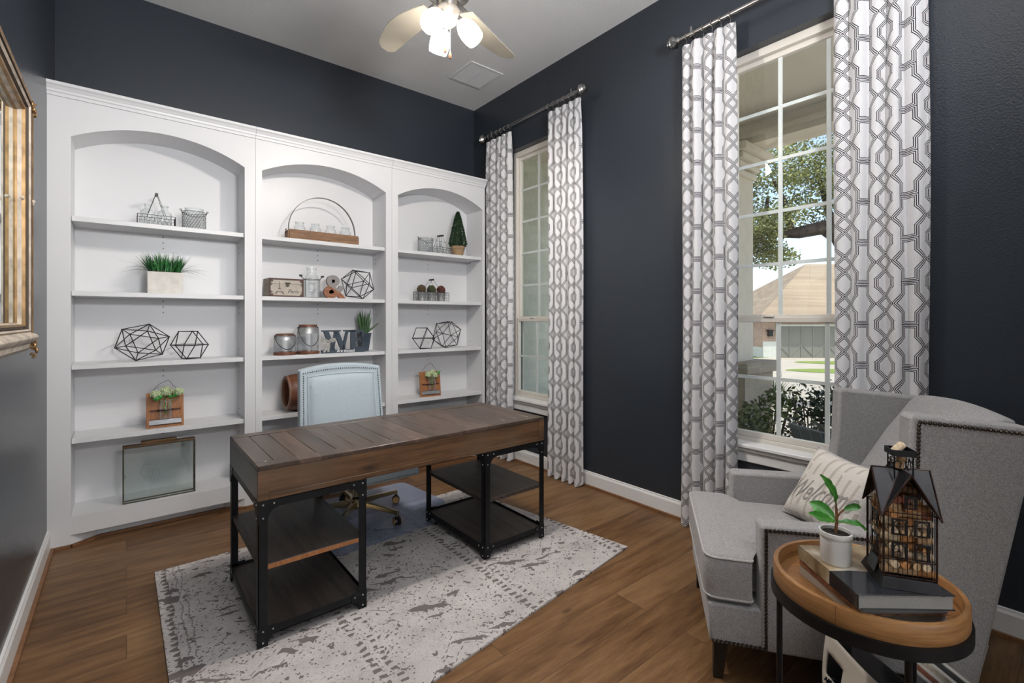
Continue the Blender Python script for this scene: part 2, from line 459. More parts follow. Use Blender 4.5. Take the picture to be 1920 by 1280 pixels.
# window wall with two openings
W = {1: (2.80, 3.70), 2: (.63, 1.53)}; WZ0, WZ1 = .60, 3.04; WT = .18
mb = MB()
ys = [YF, W[2][0], W[2][1], W[1][0], W[1][1], YB]
for i in range(5):
    if i % 2 == 0: mb.box(XR, XR+WT, ys[i], ys[i+1], 0, ZC)
    else: mb.box(XR, XR+WT, ys[i], ys[i+1], 0, WZ0); mb.box(XR, XR+WT, ys[i], ys[i+1], WZ1, ZC)
mb.build('wall_right', M_wall)['kind'] = 'structure'
# wall behind the camera, with the wide cased opening to the foyer
mb = MB(); mb.box(XL, .0-.25, YF-.15, YF, 0, ZC); mb.box(1.75, XR+.0, YF-.15, YF, 0, ZC); mb.box(-.25, 1.75, YF-.15, YF, 3.58, ZC)
mb.build('wall_front', M_wall)['kind'] = 'structure'
mb = MB(); mb.box(-.33, -.25, YF-.17, YF+.02, 0, 3.62); mb.box(1.75, 1.83, YF-.17, YF+.02, 0, 3.62); mb.box(-.25, 1.75, YF-.17, YF+.02, 3.54, 3.62)
mb.build('trim_1', M_trimw)['kind'] = 'structure'
mb = MB(); mb.box(XL-1.5, XL-1.35, -4.2, YF-.15, 0, ZC); mb.box(XR, XR+.15, -4.2, YF-.15, 0, ZC); mb.box(XL-1.5, XR+.15, -4.2, -4.05, 0, ZC)
mb.box(XL-1.5, XL-.15, YF-.3, YF-.15, 0, ZC)
mb.build('wall_foyer', M_foyer)['kind'] = 'structure'
mb = MB(); mb.box(XL-1.5, XL-.15, -4.2, YF-.15, -.1, 0); mb.build('floor_foyer', M_floor)['kind'] = 'structure'
mb = MB(); mb.box(XL-1.5, XL-.15, -4.2, YF-.15, ZC, ZC+.15); mb.build('ceiling_foyer', M_ceil)['kind'] = 'structure'

# baseboards and wooden shoe mouldings
def baseb(name, poly_ax, a, b, off, side):
    prof = [(0, 0), (.016, 0), (.016, .10), (.010, .112), (.010, .12), (0, .122)]
    m_ = MB()
    if side == 'right': m_.prism([(a_, off) for a_ in []] or [(XR-p, q) for p, q in prof], 'y', a, b)
    elif side == 'left': m_.prism([(XL+p, q) for p, q in prof], 'y', a, b)
    elif side == 'front': m_.prism([(YF+p, q) for p, q in prof], 'x', a, b)
    m_.build(name, M_trimw)['kind'] = 'structure'
baseb('baseboard_right', 'y', YF, 3.88, 0, 'right'); baseb('baseboard_left', 'y', YF, 3.899, 0, 'left'); baseb('baseboard_front', 'x', 1.83, XR, 0, 'front')
mb = MB()
def shoe(p, q, w=.016):
    p = Vector((*p, 0)); q = Vector((*q, 0)); d = (q-p).normalized(); n = Vector((d.y, -d.x, 0))*w
    a = [p, q, q+n, p+n]; u = Vector((0, 0, .016))
    mb.add([*a, *(k+u for k in a)], [(0,1,2,3), (4,5,6,7), (0,1,5,4), (1,2,6,5), (2,3,7,6), (3,0,4,7)])
shoe((XR-.016, 3.88), (XR-.016, YF)); shoe((XL+.016, YF), (XL+.016, 3.885))
shoe((XL+.016, 3.898), (-.26, 3.898)); shoe((-.26, 3.898), (-.13, 3.975)); shoe((-.13, 3.975), (.55, 3.975)); shoe((.55, 3.975), (.67, 3.898)); shoe((.67, 3.898), (.78, 3.898))
shoe((.78, 3.898), (.90, 3.975)); shoe((.90, 3.975), (1.64, 3.975)); shoe((1.64, 3.975), (1.76, 3.898)); shoe((1.76, 3.898), (2.80, 3.898))
mb.build('trim_2', M_shoe)['kind'] = 'structure'

# windows
M_glow = M_vinyl
def window(n, y0, y1):
    r = thing('window_%d' % n, (XR, (y0+y1)/2, WZ0), None, None, kind='structure')
    xf0, xf1 = 3.03, 3.10
    f = MB()
    f.box(xf0, xf1, y0, y0+.035, WZ0, WZ1); f.box(xf0, xf1, y1-.035, y1, WZ0, WZ1)
    f.box(xf0, xf1, y0+.035, y1-.035, WZ1-.05, WZ1); f.box(xf0, xf1, y0+.035, y1-.035, WZ0, WZ0+.035)
    f.build('window_frame', M_vinyl, r, .004)
    # sashes
    for nm, z0, z1, xo, zs in (('upper_sash', 1.365, 2.99, .022, [1.71, 2.03, 2.345, 2.66]), ('lower_sash', .635, 1.385, -.004, [1.01])):
        s = MB(); xa, xb = xf0+.012+xo, xf0+.045+xo; a, b = y0+.035, y1-.035
        s.box(xa, xb, a, a+.03, z0, z1); s.box(xa, xb, b-.03, b, z0, z1); s.box(xa, xb, a+.03, b-.03, z1-.032, z1); s.box(xa, xb, a+.03, b-.03, z0, z0+.035)
        so = s.build(nm, M_vinyl, r, .003)
        g = MB(); w_ = (b-a-.06)
        xm = (xa+xb)/2
        for k in (1, 2): yy = a+.03+w_*k/3; g.box(xm-.006, xm+.006, yy-.011, yy+.011, z0+.03, z1-.03)
        for zz in zs: g.box(xm-.0052, xm+.0052, a+.03, b-.03, zz-.010, zz+.010)
        g.build('muntin_grid', M_trimw, so)
        p = MB(); p.box(xm-.0095, xm-.0075, a+.028, b-.028, z0+.03, z1-.03); p.build('glass_pane', M_glass, so)
    # latch on the meeting rail
    l = MB(); l.box(xf0-.004, xf0+.02, (y0+y1)/2+.15, (y0+y1)/2+.21, 1.385, 1.395); l.build('sash_lock', M_vinyl, r, .003)
    # stool and apron
    s = MB(); s.box(2.915, 3.03, y0-.05, y1+.05, WZ0-.012, WZ0+.012); s.build('window_stool', M_trimw, r, .006)
    s = MB(); s.box(2.945, XR, y0-.03, y1+.03, WZ0-.10, WZ0-.012); s.box(2.930, XR, y0-.035, y1+.035, WZ0-.035, WZ0-.012); s.build('window_apron', M_trimw, r, .005)
window(1, *W[1]); window(2, *W[2])

# ---------------------------------------------------------------- curtains
def curtain(y0, y1, z0, z1, label, folds, seed, xc=2.872, am=1.0):
    rnd = random.Random(seed)
    r = thing('window_curtain', ((2.875), (y0+y1)/2, z0), label, 'curtain', 'patterned curtain panels at the two windows')
    n = folds*14; L = y1-y0
    ph = rnd.random()*2; wob = [rnd.uniform(.75, 1.25) for _ in range(folds+2)]
    pts = []; s = 0; uvs = []
    def amp(t): return wob[min(folds, int(t*folds))]
    base = []
    for i in range(n+1):
        t = i/n; a = am*.026*(.8+.2*amp(t))
        yy = y0 + L*(t + .25/folds*math.sin(2*PI*t*folds+1.2+ph)*.35)
        xx = xc + a*math.sin(2*PI*t*folds+ph) + .008*math.sin(2*PI*t*2.3+ph)
        base.append((xx, yy))
    arc = [0]
    for i in range(n): arc.append(arc[-1]+math.hypot(base[i+1][0]-base[i][0], base[i+1][1]-base[i][1]))
    nz = 26; mb = MB(); uv = []
    for j in range(nz+1):
        h = j/nz; z = z0+(z1-z0)*h
        k = 1-.55*max(0, (h-.93)/.07)       # pinched at the top
        sp = 1+.05*(1-h)
        for i in range(n+1):
            x, y = base[i]; yc = (y0+y1)/2
            x = xc+(x-xc)*k*(.9+.15*math.sin(5*h+i*.05))
            x = min(x, 2.935)
            y = yc+(y-yc)*sp+.006*math.sin(7*h+i*.12)
            zz = z + (0 if j else .012*math.sin(2*PI*i/n*folds+ph))
            mb.v.append((x, y, zz)); uv.append((arc[i]*1.0+seed*.073, z))
    for j in range(nz):
        for i in range(n): a = j*(n+1)+i; mb.f.append((a, a+1, a+n+2, a+n+1))
    mb.build('drape', M_curtain, r, smooth=True, uv=uv, fixn=False)
    # hem weights / header band
    return r
curtain(3.53, 3.955, .015, 3.185, 'trellis-print curtain panel beside the bookcase, leftmost of the four', 5, 1)
curtain(2.655, 3.045, .015, 3.185, 'trellis-print curtain panel right of the far window, near the middle wall', 5, 2)
curtain(1.372, 1.735, .015, 3.185, 'trellis-print curtain panel left of the near window, behind the wingback chair seat', 5, 3)
curtain(.49, .868, .015, 3.185, 'trellis-print curtain panel rising behind the wingback chair back, rightmost', 5, 4, 2.903, .8)
def rod(y0, y1, label, spans):
    r = thing('curtain_rod', (XR, (y0+y1)/2, 3.24), label, 'curtain rod')
    m_ = MB(); m_.cone((2.865, y0, 3.235), (2.865, y1, 3.235), .0145, .0145, 20); m_.build('rod', M_nickel, r, smooth=True)
    for y, d in ((y0, -1), (y1, 1)):
        m_ = MB(); pr = [(.001, .085), (.020, .080), (.026, .072), (.020, .066), (.032, .060), (.040, .050), (.032, .042), (.042, .034), (.044, .026), (.032, .018), (.020, .010), (.022, 0), (.016, -.01), (.001, -.01)]
        m_.lathe(pr, seg=24, M=tr(2.865, y, 3.235) @ rot('X', -PI/2*d)); m_.build('finial', M_nickel, r, smooth=True)
    for y in (y0+.09, y1-.09):
        m_ = MB(); m_.box(2.855, XR, y-.008, y+.008, 3.214, 3.222); m_.cone((XR-.006, y, 3.22), (XR, y, 3.22), .028, .028, 20); m_.box(2.862, 2.869, y-.008, y+.008, 3.25, 3.285); m_.build('bracket', M_nickel, r, .002)
    for a, b in spans:
        for k in range(6):
            y = a+(b-a)*(k+.5)/6; m_ = MB()
            m_.tube([(2.865+.021*math.cos(t*PI/8), y+.004*math.sin(t), 3.229+.023*math.sin(t*PI/8)) for t in range(16)], .003, 6, True)
            m_.tube([(2.865, y, 3.206), (2.865, y, 3.180)], .0018, 5); m_.build('curtain_ring', M_nickel, r, smooth=True)
rod(2.66, 3.96, 'brushed nickel curtain rod with ribbed finials over the far window', [(3.53, 3.93), (2.67, 3.05)])
rod(.45, 1.76, 'brushed nickel curtain rod running out of frame over the near window', [(1.38, 1.73), (.5, .87)])

# ---------------------------------------------------------------- built-in bookcases
def arch(x0, x1, zs, rise, n=24):
    w_ = x1-x0; R = (w_*w_/4+rise*rise)/(2*rise); cx = (x0+x1)/2; cz = zs+rise-R
    a0 = math.asin((w_/2)/R)
    return [(cx+R*math.sin(a0-2*a0*i/n), cz+R*math.cos(a0-2*a0*i/n)) for i in range(n+1)]   # right to left
BY, BF = 4.19, 3.90
SH = [2.0, 1.545, 1.095, .645]
def bookcase(x0, x1, o0, o1, label):
    r = thing('bookcase_unit', ((x0+x1)/2, BF, 0), label, 'bookcase', 'built-in white bookcase units')
    ft = .022; zt = 2.70
    m_ = MB()   # face frame: stiles, arched head, bottom rail
    m_.box(x0, o0, BF, BF+ft, 0, zt); m_.box(o1, x1, BF, BF+ft, 0, zt)
    ar = arch(o0, o1, 2.475, .125)
    for i in range(len(ar)-1):
        (xa, za), (xb, zb) = ar[i], ar[i+1]
        m_.add([(xa, BF, za), (xb, BF, zb), (xb, BF, zt), (xa, BF, zt), (xa, BF+ft, za), (xb, BF+ft, zb), (xb, BF+ft, zt), (xa, BF+ft, zt)],
               [(0,1,2,3), (4,7,6,5), (0,4,5,1), (3,2,6,7)])
    m_.box(o0, o1, BF, BF+ft, .07, .18)
    m_.build('face_frame', M_white, r)
    # arch soffit going back
    m_ = MB(); 
    for i in range(len(ar)-1):
        (xa, za), (xb, zb) = ar[i], ar[i+1]
        m_.add([(xa, BF+ft, za), (xb, BF+ft, zb), (xb, BY, zb), (xa, BY, za), (xa, BF+ft, za+.02), (xb, BF+ft, zb+.02), (xb, BY, zb+.02), (xa, BY, za+.02)], [(0,1,2,3), (4,7,6,5), (0,4,5,1)])
    m_.build('arched_soffit', M_white, r, smooth=True)
    for a, b in ((x0, o0), (o1, x1)):
        m_ = MB(); m_.box(a, b, BF+ft, BY, .07, zt-.02); m_.build('side_panel', M_white, r)
    m_ = MB(); m_.box(x0, x1, BY, BY+.012, 0, zt); m_.build('back_panel', M_white, r)
    m_ = MB(); m_.box(x0, x1, BF+.002, YB-.002, zt, zt+.012); m_.build('top_panel', M_white, r)
    for z in SH:
        m_ = MB(); m_.box(o0+.002, o1-.002, BF+.018, BY-.001, z-.030, z); m_.build('shelf', M_white, r, .0015)
    m_ = MB(); m_.box(o0, o1, BF+ft, BY, .16, .18); m_.build('bottom_shelf', M_white, r)
    # recessed toe kick with canted ends
    m_ = MB(); k = .12; p = [(o0, BF+.001), (o0+k, BF+.08), (o1-k, BF+.08), (o1, BF+.001), (o1, BF+.10), (o0, BF+.10)]
    m_.prism(p, 'z', 0, .07); m_.build('toe_kick', M_white, r)
    # crown moulding
    prof = [(0, 0), (-.010, 0), (-.010, .018), (-.016, .024), (-.018, .034), (-.030, .052), (-.040, .060), (-.040, .076), (0, .076)]
    m_ = MB(); m_.prism([(BF+p_, 2.70+q_) for p_, q_ in prof], 'x', x0, x1); m_.build('crown_moulding', M_white, r)
    # shelf pin holes
    m_ = MB(); xm = (o0+o1)/2
    for z in SH:
        for dz in (-.045, -.085, -.125, .05):
            m_.cone((xm, BY-.0015, z+dz), (xm, BY+.001, z+dz), .0042, .0042, 8)
            m_.cone((o1-.0015, BY-.07, z+dz), (o1+.001, BY-.07, z+dz), .0042, .0042, 8)
    m_.build('shelf_pin_holes', M_blackp, r)
    # seam between neighbouring units
    return r
bookcase(-.3639, .7365, -.26, .667, 'white arched bookcase unit with square planter, against the left wall')
bookcase(.7380, 1.8095, .781, 1.754, 'white arched bookcase unit with bottle crate, middle of the three')
bookcase(1.8110, 2.815, 1.868, 2.785, 'white arched bookcase unit with cone topiary, next to the curtain')

# ---------------------------------------------------------------- shelf objects
S1, S2, S3, S4, S0 = 2.0, 1.545, 1.095, .645, .18
def hexwire(mb, fn, nu, nv, r=.0009, wrap=False):
    """chicken wire: fn(u,v)->point, nu cells across, nv rows"""
    for j in range(nv):
        for i in range(nu):
            o = .5 if j % 2 else 0
            u0, u1, um = (i+o)/nu, (i+1+o)/nu, (i+.5+o)/nu
            if u1 > 1 and not wrap: 
                continue
            v0 = (j+.0)/nv; v1 = (j+.33)/nv; v2 = (j+1.0)/nv
            mb.tube([fn(u0, v1), fn(um, v0), fn(u1, v1)], r, 4, caps=False); mb.tube([fn(u0, v1), fn(u0, v2)], r, 4, caps=False)
def jar_prof(r, h, neck=.7, nh=.2, lip=.004):
    t = .002
    o = [(.001, 0), (r*.92, 0), (r, h*.04), (r, h*(1-nh-.15)), (r*(neck+.12), h*(1-nh-.03)), (r*neck, h*(1-nh)), (r*neck, h*.95), (r*neck+lip, h*.965), (r*neck+lip, h)]
    i = [(r*neck-t, h), (r*neck-t, h*(1-nh)), (r-t*1.5, h*(1-nh-.16)), (r-t*1.5, h*.06), (.001, .004)]
    return o
def jar(x, y, z, r, h, label, cat='jar', group=None, neck=.7, nh=.2, m=None, name='glass_jar'):
    o = thing(name, (x, y, z), label, cat, group); m_ = MB(); m_.lathe(jar_prof(r, h, neck, nh), seg=24); 
    m_.build('glass_body', m or M_jar, o, smooth=True, world=False)
    m_ = MB(); m_.tube([((r*neck+.003)*math.cos(a*PI/10), (r*neck+.003)*math.sin(a*PI/10), h*.93) for a in range(20)], .0018, 5, True); m_.build('neck_ring', m or M_jar, o, smooth=True, world=False)
    return o

# --- wire carrier (box basket with A-frame handle)
def carrier(x, y, z, L, D, H, hh, label, group=None, name='wire_carrier', hz_thick=.010, nu=8, hl=.03, rz=0, hexm=True):
    r = thing(name, (x, y, z), label, 'wire basket', group, rz)
    m_ = MB()
    for zz in (.002, H):
        m_.tube([(-L/2, -D/2, zz), (L/2, -D/2, zz), (L/2, D/2, zz), (-L/2, D/2, zz)], .0018, 6, True)
    for sx in (-1, 1):
        for sy in (-1, 1): m_.tube([(sx*L/2, sy*D/2, 0), (sx*L/2, sy*D/2, H)], .0022, 6)
    m_.build('basket_frame', M_wire, r, world=False)
    m_ = MB()
    hexwire(m_, lambda u, v: (-L/2+L*u, -D/2, H*v), nu, 3); hexwire(m_, lambda u, v: (-L/2+L*u, D/2, H*v), nu, 3)
    hexwire(m_, lambda u, v: (-L/2, -D/2+D*u, H*v), max(2, nu//2), 3); hexwire(m_, lambda u, v: (L/2, -D/2+D*u, H*v), max(2, nu//2), 3)
    m_.build('chicken_wire', M_wire, r, world=False)
    m_ = MB(); w_ = L*.24
    for sy in (-1, 1):
        for sx in (-1, 1): m_.tube([(sx*w_, sy*D/2, H), (sx*hl*.15, sy*hl*.6, hh)], .0015, 5)
    m_.build('handle_wires', M_wire, r, world=False)
    m_ = MB(); m_.cone((0, -hl, hh), (0, hl, hh), .009, .009, 12); m_.build('wooden_grip', M_blackp, r, .002, world=False)
    return r
carrier(.158, 4.02, S1, .205, .11, .068, .215, 'wire carrier with triangular handle holding two bottles, top left shelf')
for dx, w_ in ((-.045, 'left'), (.045, 'right')):
    jar(.158+dx, 4.02, S1+.004, .040, .145, 'clear swing-top bottle in the %s half of the wire carrier, top left shelf' % w_, 'bottle', None, .45, .22, name='glass_bottle')
def wire_pot(x, y, z, r_, h, label):
    r = thing('wire_candle_basket', (x, y, z), label, 'wire basket'); m_ = MB()
    for zz in (.002, h): m_.tube([(r_*math.cos(a*PI/14), r_*math.sin(a*PI/14), zz) for a in range(28)], .0018, 5, True)
    hexwire(m_, lambda u, v: (r_*math.cos(2*PI*u), r_*math.sin(2*PI*u), h*v), 24, 8, wrap=True); m_.build('chicken_wire', M_wire, r, world=False)
    m_ = MB(); m_.tube([(-r_-.008, 0, h+.012), (-r_, 0, h-.01)], .002, 5); m_.tube([(r_+.008, 0, h+.012), (r_, 0, h-.01)], .002, 5)
    for sx in (-1, 1): m_.tube([(sx*(r_+.009)+.006*math.cos(a), 0, h+.012+.006*math.sin(a)) for a in [i*PI/5 for i in range(10)]], .0015, 5, True)
    m_.build('handle_loops', M_wire, r, world=False)
    m_ = MB(); m_.tube([(-(r_+.006)*math.cos(t), -(r_+.004)*math.sin(t)*1.0, h+.008-.050*math.sin(t)) for t in [PI*i/16 for i in range(17)]], .0018, 5); m_.build('bail_handle', M_wire, r, world=False)
    return r
wire_pot(.372, 4.02, S1, .070, .125, 'round chicken-wire basket with bail handle, top left shelf, beside the triangular carrier')
jar(.372, 4.02, S1+.004, .062, .150, 'clear glass candle jar inside the round chicken-wire basket, top left shelf', neck=.85, nh=.12)

# --- planter with grass
def blade(mb, p, d, L, w_, droop, n=6):
    p = Vector(p); d = Vector(d).normalized(); side = d.cross(Vector((0,0,1)))
    side = side.normalized() if side.length > .05 else Vector((1,0,0))
    vs = []
    for i in range(n+1):
        t = i/n; q = p + d*L*t + Vector((0,0,-1))*droop*L*t*t + Vector((d.x, d.y, 0))*droop*L*t*t*.5
        ww = w_*(1-t**2.2)*.5+.0002
        vs += [q-side*ww, q+Vector((0,0,-ww*.3)), q+side*ww]
    fs = []
    for i in range(n): a = i*3; fs += [(a, a+1, a+4, a+3), (a+1, a+2, a+5, a+4)]
    mb.add(vs, fs)
M_grass = mat('artificial_grass', (.035, .17, .045), .45, nz=(30, .5))
pl = thing('square_planter', (.205, 4.03, S2), 'whitewashed square planter, second shelf of the left bookcase unit', 'planter')
m_ = MB(); m_.box(.108, .302, 3.955, 4.10, S2, S2+.146); m_.build('planter_box', mat('whitewashed_wood', (.70, .67, .63), .7, nz=(20, .12)), pl, .003)
m_ = MB(); m_.box(.114, .296, 3.961, 4.094, S2+.1455, S2+.150); m_.build('soil', M_soil, pl)
gr = thing('potted_grass', (.205, 4.03, S2+.150), 'bright green artificial grass growing out of the square planter', 'plant')
m_ = MB()
for i in range(330):
    px = random.uniform(.118, .292); py = random.uniform(3.965, 4.09); k = (px-.205)/.09
    blade(m_, (px, py, S2+.148), (k*.45+random.gauss(0, .18), random.gauss(-.05, .2), 1), random.uniform(.08, .16), random.uniform(.004, .010), random.uniform(0, .25))
for i in range(26):
    s = random.choice((-1, 1)); px = .205+s*random.uniform(.05, .09)
    blade(m_, (px, random.uniform(3.965, 4.06), S2+.148), (s*random.uniform(.7, 1.5), random.uniform(-.5, .3), random.uniform(.5, 1.1)), random.uniform(.13, .20), .006, random.uniform(.35, .8), 8)
m_.build('grass_blades', M_grass, gr)

# --- wire polyhedra
def poly_frame(name, verts, edges, M, label, r=.0032, group='black geometric wire ornaments'):
    vs = [M @ Vector(v) for v in verts]; zmin = min(v.z for v in vs)
    c = sum(vs, Vector())/len(vs)
    o = thing(name, (c.x, c.y, zmin-r), label, 'geometric ornament', group)
    m_ = MB()
    for a, b in edges: m_.tube([vs[a], vs[b]], r, 6)
    m_.build('wire_struts', M_blackp, o)
    m_ = MB()
    for v in vs: m_.ball(v, r*1.5, 8)
    m_.build('joints', M_blackp, o, smooth=True)
    return o
def edges_of(vs):
    ds = sorted((Vector(a)-Vector(b)).length for i, a in enumerate(vs) for b in vs[i+1:]); e = ds[0]
    return [(i, j) for i in range(len(vs)) for j in range(i+1, len(vs)) if (Vector(vs[i])-Vector(vs[j])).length < e*1.05]
g_ = (1+5**.5)/2
ICO = [(0, a, b*g_) for a in (-1, 1) for b in (-1, 1)] + [(a, b*g_, 0) for a in (-1, 1) for b in (-1, 1)] + [(a*g_, 0, b) for a in (-1, 1) for b in (-1, 1)]
CUB = [p for a in (-1, 1) for b in (-1, 1) for p in ((a, b, 0), (a, 0, b), (0, a, b))]
IE = edges_of(ICO); CE = edges_of(CUB)
def place_poly(V, E, R, x, y, z, size, label, squash=(1,1,1)):
    m = Matrix.Diagonal((*squash, 1)) @ R
    vs = [m @ Vector(v) for v in V]; L = max(v.length for v in vs); k = size/L
    zmin = min(v.z for v in vs)*k
    poly_frame('geometric_ornament', V, E, tr(x, y, z-zmin+.0033) @ Matrix.Scale(k, 4) @ m, label)
# cuboctahedron standing on a triangle-hexagon: rotate so that hexagon waist is horizontal
RC = Vector((1, 1, 1)).rotation_difference(Vector((0, 0, 1))).to_matrix().to_4x4()
RI = Vector((0, 1, g_)).rotation_difference(Vector((0, -1, 0))).to_matrix().to_4x4()   # vertex toward the viewer
RF = (Vector(ICO[0])+Vector(ICO[1])*0+Vector((0,-1,-g_))*0+Vector((-1,-g_,0))*0).rotation_difference(Vector((0,0,1))).to_matrix().to_4x4()
place_poly(ICO, IE, rot('Y', .25) @ rot('X', .35), .085, 4.04, S3, .150, 'large black wire polyhedron, third shelf of the left bookcase unit', (1.12, .8, .93))
place_poly(CUB, CE, rot('Z', .45) @ RC, .345, 4.02, S3, .115, 'small black wire polyhedron beside a larger one, third shelf of the left bookcase unit', (1, 1, 1.02))
place_poly(ICO, IE, rot('Y', .0) @ rot('Z', .35) @ RI, 1.555, 4.03, S2, .142, 'round black wire polyhedron beside the ampersand')
place_poly(CUB, CE, rot('Z', -.2) @ RC, 2.175, 4.00, S3, .118, 'small black wire polyhedron, third shelf of the right bookcase unit')
place_poly(ICO, IE, rot('Y', .52) @ rot('Z', .3) @ RI, 2.46, 4.05, S3, .150, 'large black wire polyhedron, third shelf of the right bookcase unit')

# --- wooden plaques with mason jar and hydrangea
M_hyd = mat('hydrangea_cream', (.52, .60, .36), .7, nz=(60, .25)); M_leafg = mat('fresh_green_leaf', (.05, .28, .05), .45, nz=(20, .3))
M_strap = mat('rust_strap', (.09, .035, .025), .6, .4)
def plaque(x, z, rz, label, fl, lab2, tilt=.12):
    y = 3.965
    r = thing('jar_plaque', (x, y, z), label, 'wall plaque', None, rz); T = rot('X', -tilt)
    w_, h = .205, .235
    m_ = MB(); m_.box(-w_/2, w_/2, 0, .018, 0, h, T); m_.build('board', M_plaq, r, .002, world=False)
    m_ = MB(); m_.box(-.085, .085, -.004, 0, .108, .121, T); m_.tube([(.040*math.cos(t), -.0, .115) for t in (0,)] + [(.040*math.cos(t), -.066*math.sin(t), .115) for t in [PI*i/12 for i in range(13)]], .006, 6, M=T); m_.build('metal_strap', M_strap, r, world=False)
    m_ = MB(); m_.box(-.088, .088, -.0035, 0, .022, .052, T); m_.build('galvanised_label', M_zinc, r, world=False)
    m_ = MB(); m_.box(-.088, .088, -.0028, 0, .014, .022, T); m_.box(-.088, .088, -.0028, 0, .052, .056, T); m_.build('label_edge', M_strap, r, world=False)
    m_ = MB(); m_.tube([T @ Vector((-.080+.16*i/16, .008, h-.006+.075*math.sin(PI*i/16)+(.012 if i in (9, 10, 11) else 0))) for i in range(17)], .0014, 5); m_.build('wire_hanger', M_wire, r, world=False)
    m_ = MB(); m_.lathe(jar_prof(.034, .125, .82, .16), seg=20, M=T @ tr(0, -.037, .058)); m_.build('mason_jar', M_jar, r, smooth=True, world=False)
    # flowers
    Mw = M_of(r) @ T
    f = thing('hydrangea_sprig', tuple(Mw @ Vector((0, -.037, .10))), lab2, 'flowers')
    st = MB()
    for (bx_, bz, br) in fl:
        p = Mw @ Vector((bx_, -.045, bz)); b = MB(); q = random.Random(int(bx_*1000)+5)
        for k in range(70):
            a = q.uniform(0, 2*PI); c = q.uniform(-.6, 1); s_ = math.sqrt(max(0, 1-c*c))
            d = Vector((s_*math.cos(a), s_*math.sin(a), c)); b.ball(p+d*br*q.uniform(.8, 1), .0048, 6)
        b.ball(p, br*.8, 10); b.build('blossom', M_hyd, f, smooth=True)
        st.tube([Mw @ Vector((0, -.037, .09)), Mw @ Vector((bx_*.5, -.037, .19)), p], .002, 5)
    st.build('stem', M_leafg, f)
    for (lx, lz, d) in ((-.07, .195, (-1, -.3, -.15)), (-.04, .215, (-.5, -.6, .8)), (.03, .215, (.6, -.5, .6)), (.085, .235, (1, -.2, .2))):
        l = MB(); p = Mw @ Vector((lx*.4, -.05, .195)); e = Mw @ Vector((lx, -.055, lz)); d = (e-p); s_ = d.cross(Vector((0, 1, 0))).normalized()*.016
        l.add([p, p+d*.5+s_, e+d*.1, p+d*.5-s_, p+d*.5+Vector((0, -.006, 0))], [(0, 1, 4), (1, 2, 4), (2, 3, 4), (3, 0, 4)]); l.build('leaf', M_leafg, f)
plaque(.205, S4, .0, 'wooden plaque with strapped mason jar standing on the lowest adjustable shelf, left unit', [(-.055, .222, .028), (.0, .236, .036), (.07, .228, .030)], 'cream hydrangeas in the plaque jar, left bookcase unit')
plaque(2.235, S4, -.12, 'wooden plaque with strapped mason jar leaning in the right bookcase unit', [(-.035, .205, .032), (.005, .225, .028), (.03, .198, .030)], 'cream hydrangeas in the plaque jar, right bookcase unit')

# --- glass display box with gilded tab, bottom left
fr = thing('glass_display_frame', (.175, 3.97, S0), 'flat metal-framed glass display box with brown top tab, bottom of the left bookcase unit', 'display frame')
m_ = MB(); a, b, z0, z1 = -.02, .372, S0, S0+.362
M_oldm = mat('aged_metal', (.10, .09, .07), .45, .8, nz=(25, .4)); M_goldo = mat('aged_brown_metal', (.16, .09, .045), .4, .7, nz=(20, .3))
for y in (3.945, 3.995):
    m_.box(a+.008, b-.008, y-.003, y+.003, z0, z0+.008); m_.box(a, a+.008, y-.003, y+.003, z0, z1); m_.box(b-.008, b, y-.003, y+.003, z0, z1); m_.box(a+.008, b-.008, y-.003, y+.003, z1-.008, z1)
for xx in (a, b-.008):
    for zz in (z0, z1-.008): m_.box(xx+.001, xx+.007, 3.948, 3.992, zz+.001, zz+.007)
m_.build('metal_frame', M_oldm, fr, .001)
m_ = MB(); m_.box(a, b, 3.942, 3.998, z1, z1+.008); m_.box(a+.095, b-.105, 3.946, 3.994, z1+.008, z1+.026); m_.build('top_tab', M_goldo, fr, .002)
m_ = MB(); m_.box(a+.008, b-.008, 3.9445, 3.9465, z0+.006, z1-.006); m_.box(a+.008, b-.008, 3.9935, 3.9955, z0+.006, z1-.006); m_.box(a+.006, b-.006, 3.947, 3.993, z0+.002, z0+.004)
m_.build('glass_panes', glassy('display_glass', (.95, .97, .965), .10, .02, edge=False), fr)
m_ = MB()
def arcp(cx, cz, r, a0, a1, n=14, sx=.7, y=3.943): return [(cx+r*sx*math.cos(a0+(a1-a0)*i/n), y, cz+r*math.sin(a0+(a1-a0)*i/n)) for i in range(n+1)]
m_.tube(arcp(.105, .375, .045, 1.0, 4.6), .0012, 4); m_.tube(arcp(.145, .360, .018, 0, 5.8), .0012, 4); m_.tube([(.168, 3.943, .378), (.170, 3.943, .345), (.176, 3.943, .342)], .0012, 4)
m_.build('etched_script', mat('etched_grey', (.25, .29, .29), .6), fr)
m_ = MB(); m_.tube([(a+.012, 3.938, .36+.012*math.sin(i*PI/4)) if False else (a+.010+.006*math.cos(i*PI/4), 3.940, .358+.010*math.sin(i*PI/4)) for i in range(8)], .0012, 5, True); m_.build('latch_ring', M_oldm, fr)

